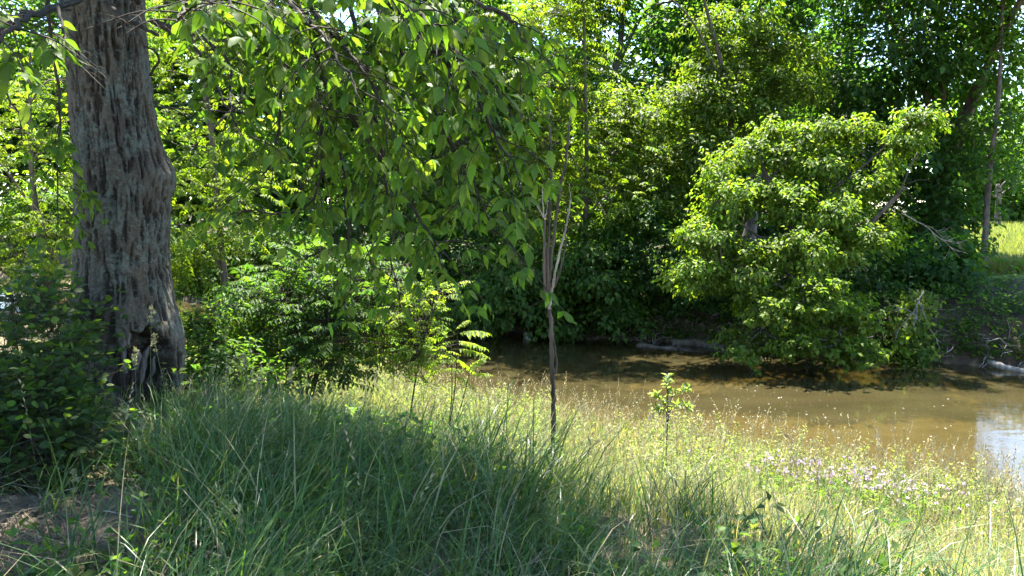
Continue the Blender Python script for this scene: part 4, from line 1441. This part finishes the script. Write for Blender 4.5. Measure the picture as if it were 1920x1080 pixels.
# ------------------------------------------------------------------ grass
def blades(acc, base, L, W, az, lean, curve, cols, seg=4):
    n = len(base)
    a = np.stack([np.cos(az), np.sin(az), np.zeros(n)], -1)
    sv = np.stack([-np.sin(az), np.cos(az), np.zeros(n)], -1)
    tw = rng.normal(0, 0.6, n)[:, None]
    sv = unit(sv + a * tw)
    up = np.array([0, 0, 1.0])
    p = base.copy()
    rows = []
    for i in range(seg + 1):
        t = i / seg
        wd = (W * (1 - t ** 1.6) * (0.65 + 0.35 * min(1, t * 4)))[:, None]
        if i < seg:
            rows += [p - sv * wd * 0.5, p + sv * wd * 0.5]
        else:
            rows += [p]
        ph = lean + curve * ((t + 0.5 / seg) ** 1.4)
        p = p + (a * np.sin(ph)[:, None] + up * np.cos(ph)[:, None]) * (L / seg)[:, None]
    m = 2 * seg + 1
    V = np.stack(rows, 1).reshape(-1, 3)
    f = []
    for i in range(seg - 1):
        o = 2 * i
        f += [(o, o + 1, o + 3), (o, o + 3, o + 2)]
    o = 2 * (seg - 1)
    f += [(o, o + 1, o + 2)]
    F = (np.arange(n)[:, None, None] * m + np.array(f)[None]).reshape(-1, 3)
    g = np.repeat(cols[:, None, :], m, axis=1).reshape(-1, 3)
    acc.add(V, F, g)


def in_view(x, y, m=0.12):
    return np.abs(x) < (0.6872 + m) * np.maximum(y, 0.5) + 0.5


STRAW = lambda x, y: ((x + 2.55) / 0.72) ** 2 + ((y - 3.72) / 0.50) ** 2 < 1
BRAMBLE = lambda x, y: ((x + 3.35) / 0.75) ** 2 + ((y - 4.75) / 0.75) ** 2 < 0.8
TRUNK = lambda x, y: (x + 3.38) ** 2 + (y - 6.5) ** 2 < 0.52 ** 2


def scatter(n, x0, x1, y0, y1, keep):
    x = rng.uniform(x0, x1, n)
    y = rng.uniform(y0, y1, n)
    k = in_view(x, y) & (yn(x) - y > 0.15) & ~TRUNK(x, y) & keep(x, y)
    return x[k], y[k]


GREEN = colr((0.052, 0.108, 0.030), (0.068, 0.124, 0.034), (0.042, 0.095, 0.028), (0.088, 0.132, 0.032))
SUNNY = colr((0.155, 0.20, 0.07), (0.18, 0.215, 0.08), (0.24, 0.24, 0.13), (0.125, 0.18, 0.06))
TAN = colr((0.30, 0.25, 0.15), (0.36, 0.31, 0.19), (0.24, 0.20, 0.12), (0.24, 0.23, 0.12))


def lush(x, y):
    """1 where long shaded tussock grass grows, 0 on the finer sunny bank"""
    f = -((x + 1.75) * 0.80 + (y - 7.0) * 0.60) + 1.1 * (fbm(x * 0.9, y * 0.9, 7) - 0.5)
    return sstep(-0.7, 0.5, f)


def tussock_grass():
    acc = Acc()

    def keep(x, y):
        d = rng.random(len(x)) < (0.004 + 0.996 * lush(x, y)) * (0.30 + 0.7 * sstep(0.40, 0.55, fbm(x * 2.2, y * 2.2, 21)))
        front = (x < -1.35) & (y < 3.5)
        return d & (~STRAW(x, y) | (rng.random(len(x)) < 0.02)) & (~front | (rng.random(len(x)) < 0.13)) & ~BRAMBLE(x, y)
    x, y = scatter(7200, -5.5, 5, 1.9, 9.5, keep)
    z = gz(x, y)
    nb = 17
    n = len(x)
    flow = (fbm(x * 0.5 + 3, y * 0.5, 1) - 0.5) * 5 + rng.normal(0, 0.6, n)
    bx = np.repeat(x, nb) + rng.normal(0, 0.05, n * nb)
    by = np.repeat(y, nb) + rng.normal(0, 0.05, n * nb)
    bz = np.repeat(z, nb) - 0.01
    near_t = np.exp(-((x + 2.9) / 1.0) ** 2 - ((y - 5.6) / 1.0) ** 2)
    hs = np.repeat((0.36 + 0.42 * sstep(0.35, 0.7, fbm(x * 0.9, y * 0.9, 5)) + 0.10 * rng.random(n)) * (1 - 0.35 * near_t) * (1 - 0.45 * sstep(3.6, 5.6, y + 0.45 * x)), nb)
    az = np.repeat(flow, nb) + rng.normal(0, 1.2, n * nb)
    L = hs * (0.5 + 0.8 * rng.random(n * nb))
    W = 0.005 + 0.0085 * rng.random(n * nb) ** 1.5
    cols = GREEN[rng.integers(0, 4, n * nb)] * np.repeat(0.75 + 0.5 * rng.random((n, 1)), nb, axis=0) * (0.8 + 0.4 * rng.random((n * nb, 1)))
    dead = rng.random(n * nb) < 0.10
    cols[dead] = TAN[rng.integers(0, 4, dead.sum())]
    blades(acc, np.stack([bx, by, bz], -1), L, W, az, 0.10 + 0.4 * rng.random(n * nb), 0.6 + 1.7 * rng.random(n * nb), cols, 4)
    o = acc.build("tussock_grass", M_GRASS)
    tag(o, "long arching blue-green grass in the tree's shade", "grass", kind="stuff")


def bank_grass():
    acc, dry = Acc(), Acc()
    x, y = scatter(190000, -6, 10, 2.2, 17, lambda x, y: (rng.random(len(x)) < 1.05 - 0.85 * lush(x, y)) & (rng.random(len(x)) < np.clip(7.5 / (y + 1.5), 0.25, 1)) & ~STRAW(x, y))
    n = len(x)
    z = gz(x, y) - 0.01
    L = (0.16 + 0.26 * rng.random(n)) * (0.8 + 0.5 * fbm(x * 0.9, y * 0.9, 3))
    W = (0.0032 + 0.0035 * rng.random(n)) * (1 + 0.07 * y)
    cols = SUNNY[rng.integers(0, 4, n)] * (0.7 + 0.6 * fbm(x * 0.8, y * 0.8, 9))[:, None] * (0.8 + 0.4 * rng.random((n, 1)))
    dr = rng.random(n) < 0.22 + 0.3 * sstep(0.45, 0.65, fbm(x * 0.7 + 4, y * 0.7, 8))
    cols[dr] = TAN[rng.integers(0, 4, dr.sum())] * (0.8 + 0.4 * rng.random((dr.sum(), 1)))
    blades(acc, np.stack([x, y, z], -1), L, W, rng.uniform(0, 6.28, n), 0.05 + 0.35 * rng.random(n), 0.2 + 1.1 * rng.random(n), cols, 3)
    o = acc.build("bank_grass", M_GRASS)
    tag(o, "fine sunlit green and straw-coloured grass on the sloping bank", "grass", kind="stuff")
    # tall flowering stalks with loose seed heads
    x, y = scatter(9500, -5, 9, 3.2, 14, lambda x, y: rng.random(len(x)) < (0.05 + 0.95 * sstep(4.8, 1.2, (yn(x) - y) * 0.78)) * np.where(x < -2.6, 0.15, 1) * np.clip(9 / (y + 3), 0, 1))
    n = len(x)
    z = gz(x, y)
    H = 0.34 + 0.42 * rng.random(n)
    az = rng.uniform(0, 6.28, n)
    cc = TAN[rng.integers(0, 4, n)] * (0.8 + 0.5 * rng.random((n, 1)))
    lean, cur = 0.02 + 0.15 * rng.random(n), 0.1 + 0.5 * rng.random(n) ** 2
    blades(dry, np.stack([x, y, z], -1), H, np.full(n, 0.0045), az, lean, cur, cc, 4)
    # spikelets along the upper third
    a = np.stack([np.cos(az), np.sin(az), np.zeros(n)], -1)
    for j in range(9):
        t = 0.68 + 0.32 * j / 8
        ph = lean + cur * (t * 0.62) ** 1.4
        p = np.stack([x, y, z], -1) + (a * np.sin(ph)[:, None] + np.array([0, 0, 1.0]) * np.cos(ph)[:, None]) * (H * t)[:, None]
        d = unit(a * np.sin(lean + cur)[:, None] + np.array([0, 0, 1.0]) * np.cos(lean + cur)[:, None] + rng.normal(0, 0.4, (n, 3)))
        s = 0.022 + 0.020 * rng.random(n)
        kite_leaves(dry, p, d, rand_dirs(n), s, s * 0.35, cc * 1.1)
    o = dry.build("seeding_grass", M_DRY)
    tag(o, "straw-coloured flowering grass stalks along the near water edge", "grass", kind="stuff")


def bank_weeds():
    acc, st = Acc(), Acc()
    x, y = scatter(7500, -4.5, 9, 4.8, 14.5, lambda x, y: rng.random(len(x)) < (sstep(4.2, 1.0, (yn(x) - y) * 0.78) * sstep(0.36, 0.54, fbm(x * 0.8 + 2, y * 0.8, 12)) + 0.05) * np.where((x > 2.4) & (x < 5), 0.45, 1))
    n = len(x)
    z = gz(x, y)
    H = 0.20 + 0.28 * rng.random(n)
    tip = np.stack([x + rng.normal(0, 0.08, n), y + rng.normal(0, 0.08, n), z + H], -1)
    b = np.stack([x, y, z], -1)
    kinds = rng.integers(0, 3, n)
    pal = [colr((0.13, 0.175, 0.085), (0.15, 0.19, 0.10)), colr((0.15, 0.19, 0.06), (0.13, 0.175, 0.055)), colr((0.12, 0.15, 0.085), (0.14, 0.165, 0.09))]
    for t in np.linspace(0.25, 1.0, 8):
        p = b + (tip - b) * t
        for kd in range(3):
            m = kinds == kd
            spray_leaves(acc, p[m], unit(tip[m] - b[m]), 4, (0.055, 0.045, 0.038)[kd] * (1.25 - 0.5 * t), pal[kd], 0.15, 0.012, asp=(0.3, 0.42, 0.5)[kd])
    for i in range(n):
        tube(st, np.array([b[i], tip[i]]), np.array([0.003, 0.0015]), 3, (0.09, 0.10, 0.045))
    V, F, K = st.arrays()
    acc.add(V, F, K)
    o = acc.build("bank_weeds", M_LEAF)
    tag(o, "pale green leafy weeds crowding the near water edge", "weeds", kind="stuff")
    # low broad-leaved herbs between the grass in the shade
    acc = Acc()
    x, y = scatter(1700, -4.2, 2.5, 2.2, 7.0, lambda x, y: (fbm(x * 1.3, y * 1.3, 31) > 0.5) & ~STRAW(x, y) & (rng.random(len(x)) < lush(x, y)))
    n = len(x)
    z = gz(x, y)
    for t in (0.3, 0.6, 0.9):
        p = np.stack([x + rng.normal(0, 0.05, n), y + rng.normal(0, 0.05, n), z + t * (0.15 + 0.25 * rng.random(n))], -1)
        spray_leaves(acc, p, rand_dirs(n) + np.array([0, 0, 1.0]), 4, 0.058, GREEN * 1.15, 0.1, 0.03, asp=0.62)
    o = acc.build("shade_herbs", M_LEAF)
    tag(o, "low leafy herbs growing among the shaded grass", "herbs", kind="stuff")


def vetch():
    """pink flower patch on the sunny bank: leaves plus flower heads"""
    acc, fl = Acc(), Acc()
    c = P(1590, 925, 6.0)
    n = 420
    x = c[0] + rng.normal(0, 0.40, n)
    y = c[1] - 0.05 + rng.normal(0, 0.22, n) + 0.25 * (c[0] - x)
    z = gz(x, y)
    h = 0.30 + 0.16 * rng.random(n)
    p = np.stack([x, y, z + h], -1)
    pinnate_fronds(acc, p - np.array([0, 0, 0.1]), rand_dirs(n) + np.array([0, 0, 0.3]), 0.10, colr((0.09, 0.15, 0.03), (0.08, 0.14, 0.03)), pairs=6, droop=0.3, leaflet=0.3)
    o = acc.build("vetch_leaves", M_LEAF)
    tag(o, "bright green trailing leaves under the pink flowers", "vetch", kind="stuff")
    pk = colr((0.52, 0.40, 0.49), (0.58, 0.48, 0.55), (0.46, 0.33, 0.43))
    for i in range(150):
        root_p = p[i] + np.array([0, -0.02, 0.05 + 0.05 * rng.random()])
        a = Acc()
        tube(a, np.array([p[i] - np.array([0, 0, 0.2]), p[i], root_p]), 0.0015, 3, (0.1, 0.13, 0.05))
        k = 9
        d = unit(rand_dirs(k) + np.array([0, 0, 0.5]))
        s = 0.014 + 0.006 * rng.random(k)
        kite_leaves(a, np.tile(root_p, (k, 1)) + d * 0.003, d, rand_dirs(k), s, s * 0.7, pk[rng.integers(0, 3, k)])
        r = a.build("vetch_flower", M_PETAL)
        tag(r, "small pink clover-like flower head in the patch on the sunny bank", "flower", "pink flower patch on the bank")


def straw_patch():
    acc = Acc()
    n = 7000
    a = rng.uniform(0, 6.28, n)
    q = np.sqrt(rng.random(n))
    x = -2.55 + 0.80 * q * np.cos(a)
    y = 3.72 + 0.56 * q * np.sin(a)
    z = gz(x, y) + 0.005 + 0.06 * rng.random(n) * (1.1 - q)
    swirl = np.arctan2(y - 3.9, x + 2.3) + 1.2 + rng.normal(0, 0.7, n)
    L = 0.08 + 0.16 * rng.random(n)
    pal = colr((0.17, 0.14, 0.105), (0.24, 0.20, 0.145), (0.11, 0.09, 0.068), (0.28, 0.23, 0.16))
    blades(acc, np.stack([x, y, z], -1), L, np.full(n, 0.0042), swirl, 1.28 + 0.36 * rng.random(n), rng.normal(0.1, 0.3, n), pal[rng.integers(0, 4, n)] * (0.7 + 0.6 * rng.random((n, 1))), 3)
    n = 9000
    x, y = scatter(n, -4.5, 5.5, 2.0, 8.5, lambda x, y: fbm(x * 1.5, y * 1.5, 44) > 0.45)
    n = len(x)
    L = 0.15 + 0.30 * rng.random(n)
    z = gz(x, y) + 0.02 + 0.14 * rng.random(n) ** 2
    blades(acc, np.stack([x, y, z], -1), L, np.full(n, 0.005), rng.uniform(0, 6.28, n), 1.0 + 0.5 * rng.random(n), rng.normal(0.3, 0.4, n), pal[rng.integers(0, 4, n)] * (0.8 + 0.6 * rng.random((n, 1))), 3)
    o = acc.build("straw_litter", M_DRY)
    tag(o, "flattened dry grass, thickest in the bare patch at the lower left", "straw", kind="stuff")


def patch_litter():
    spots = [(-2.75, 3.62), (-2.35, 3.55), (-2.6, 3.95), (-2.2, 3.85), (-2.9, 3.85), (-2.45, 3.4)]
    words_ = ["at the left of the bare straw patch", "at the front of the bare straw patch", "at the back of the bare straw patch", "at the right edge of the bare straw patch", "at the far left edge of the bare straw patch", "nearest the viewer on the bare straw patch"]
    for (x, y), w in zip(spots, words_):
        a = Acc()
        d = unit(np.array([rng.normal(), rng.normal(), 0.05]))
        p = np.array([x, y, float(gz(x, y)) + 0.045])
        pts = smooth_path([p, p + d * 0.09 + rng.normal(0, 0.012, 3) * [1, 1, 0.3], p + d * 0.2 + rng.normal(0, 0.02, 3) * [1, 1, 0.3]], 5)
        tube(a, pts, np.linspace(0.006, 0.003, len(pts)), 5, rough=0.1)
        tag(a.build("fallen_twig", M_DEAD), "short dead twig " + w, "twig", "twigs on the straw patch")


def seed_stalk(label, tip, group=None):
    b = tip + np.array([rng.normal(0, 0.05), rng.normal(0, 0.04), 0])
    b[2] = gz(b[0], b[1])
    root = empty("orchard_grass", b)
    tag(root, label, "grass stalk", group)
    st, hd = Acc(), Acc()
    pth = smooth_path([b, (b + tip) / 2 + rng.normal(0, 0.02, 3), tip], 7)
    tube(st, pth, np.linspace(0.0022, 0.0012, len(pth)), 4, (0.16, 0.17, 0.08))
    for f, sz in [(0.0, 0.030), (0.028, 0.028), (0.05, 0.024), (0.095, 0.02)]:
        c = tip - np.array([0, 0, f]) + rng.normal(0, 0.006, 3)
        k = 26
        kite_leaves(hd, c + rng.normal(0, 0.008, (k, 3)), rand_dirs(k) * 0.7 + np.array([0, 0, 0.7]), rand_dirs(k), np.full(k, sz * 0.62), np.full(k, sz * 0.26), np.tile(np.array([0.24, 0.24, 0.13]), (k, 1)) * (0.8 + 0.4 * rng.random((k, 1))))
    st.build("stalk", M_DRY, root)
    hd.build("seed_head", M_DRY, root)


tussock_grass()
bank_grass()
bank_weeds()
vetch()
straw_patch()
patch_litter()
for lb, px, py, d in [("sunlit grass seed head in front of the trunk, the highest one", 284, 580, 5.2), ("sunlit grass seed head before the trunk hollow", 288, 632, 5.0), ("shaded grass seed head over the rotten wood of the hollow", 252, 660, 5.0),
                      ("shaded grass stalk right of the trunk foot", 458, 668, 5.0), ("grass stalk standing in the straw patch", 140, 885, 3.7), ("drooping grass stalk left of the middle of the shaded grass", 265, 790, 4.2),
                      ("tall grass stalk in front of the dark shrub", 545, 690, 5.2), ("grass stalk below the bright sapling", 705, 700, 6.0), ("pale stalk over the shaded tussocks near the middle", 900, 740, 6.2)]:
    seed_stalk(lb, P(px, py, d))


# ------------------------------------------------------------------ meadow, far bank cover, drift on the water
def meadow_grass():
    acc = Acc()
    n = 26000
    y = 17.5 + 45 * rng.random(n) ** 1.8
    x = y * (0.58 + 0.17 * rng.random(n))
    z = gz(x, y)
    L = (0.22 + 0.22 * rng.random(n)) * (1 + 0.01 * y)
    cols = colr((0.13, 0.16, 0.045), (0.15, 0.17, 0.05), (0.17, 0.17, 0.07))[rng.integers(0, 3, n)] * (0.7 + 0.6 * fbm(x * 0.4, y * 0.4))[:, None]
    blades(acc, np.stack([x, y, z], -1), L, 0.008 + 0.0010 * y, rng.uniform(0, 6.28, n), 0.1 + 0.3 * rng.random(n), 0.3 + 0.6 * rng.random(n), cols, 2)
    o = acc.build("meadow_grass", M_GRASS)
    tag(o, "sunny yellow-green meadow grass beyond the far bank", "grass", kind="stuff")


def far_cover():
    acc = Acc()
    n = 9500
    x = rng.uniform(-16, 15, n)
    df = 0.12 + 7 * rng.random(n) ** 2.0
    y = yf(x) + df
    k = ~((x > 0.62 * y) & (df > 3.5))
    x, y, df = x[k], y[k], df[k]
    z = gz(x, y) + 0.1 + 0.35 * rng.random(len(x)) * np.clip(df, 0, 1)
    c = np.where((fbm(x * 0.6, y * 0.6, 40) > 0.5)[:, None], MID[rng.integers(0, 3, len(x))], DARK[rng.integers(0, 3, len(x))])
    spray_leaves(acc, np.stack([x, y, z], -1), rand_dirs(len(x)) * 0.6 + np.array([0, -0.5, 0.6]), 6, 0.10, MID, 0.4, 0.08)
    o = acc.build("undergrowth", M_LEAF)
    tag(o, "low leafy undergrowth covering the far bank", "undergrowth", kind="stuff")
    # roots and dry rubbish on the steep bank face
    rt = Acc()
    for _ in range(420):
        x0 = rng.uniform(-10, 13)
        y0 = yf(x0) + 0.45 * rng.random() + 0.05
        z0 = gz(x0, y0)
        d = np.array([rng.normal(0, 0.5), -0.45, rng.normal(-0.25, 0.4)])
        L = 0.25 + 0.5 * rng.random()
        pts = [np.array([x0, y0, z0 + 0.02])]
        for _k in range(4):
            pts.append(pts[-1] + unit(d + rng.normal(0, 0.4, 3)) * L / 4)
        pts = np.array(pts)
        pts[:, 2] = np.maximum(pts[:, 2], WZ + 0.01)
        tube(rt, pts, np.linspace(0.008 + 0.008 * rng.random(), 0.003, 5), 4)
    o = rt.build("bank_roots", M_DEAD)
    tag(o, "fine exposed roots and dry rubbish on the steep far bank", "roots", kind="stuff")


def flecks():
    acc = Acc()
    n = 520
    px = np.concatenate([rng.normal(1420, 80, 170), rng.uniform(1000, 1900, 70)])
    x, y = [], []
    for p in px:
        q = P(p, rng.uniform(690, 860), 10)
        t = (WZ + 0.006 - EYE[2]) / (q[2] - EYE[2])
        w = EYE + (q - EYE) * t
        x.append(w[0])
        y.append(w[1])
    x, y = np.array(x), np.array(y)
    k = (y > yn(x) + 0.3) & (y < yf(x) - 0.2)
    x, y = x[k], y[k]
    n = len(x)
    d = np.stack([rng.normal(0, 1, n), rng.normal(0, 1, n), np.zeros(n)], -1)
    s = 0.012 + 0.03 * rng.random(n) ** 2
    kite_leaves(acc, np.stack([x, y, np.full(n, WZ + 0.006)], -1), d, np.tile([0, 0, 1.0], (n, 1)), s, s * 0.7, np.tile([0.3, 0.3, 0.25], (n, 1)), fold=0.05, droop=0)
    o = acc.build("floating_debris", M_DRY)
    tag(o, "small pale flecks of fluff floating on the creek", "debris", kind="stuff")


meadow_grass()
far_cover()
flecks()


def snag():
    D = 46.0
    base = P(1872, 402, D)
    base[2] = gz(base[0], base[1])
    root = empty("pale_snag", base)
    tag(root, "pale dead stump with stubby arms at the far side of the meadow", "snag")
    a = Acc()
    tube(a, smooth_path([base, P(1872, 375, D), P(1871, 345, D)], 5), np.linspace(0.20, 0.10, 11), 8, rough=0.08)
    for p in [(1893, 352), (1858, 360), (1885, 340)]:
        tube(a, smooth_path([P(1872, 370, D), P((1872 + p[0]) / 2, p[1] + 9, D), P(*p, D)], 4), np.linspace(0.1, 0.03, 9), 6)
    a.build("trunk", M_LOG, root, smooth=True)


snag()
tris = sum(len(o.data.polygons) for o in bpy.data.objects if o.type == 'MESH')
print("polygons", tris, "objects", len(bpy.data.objects))
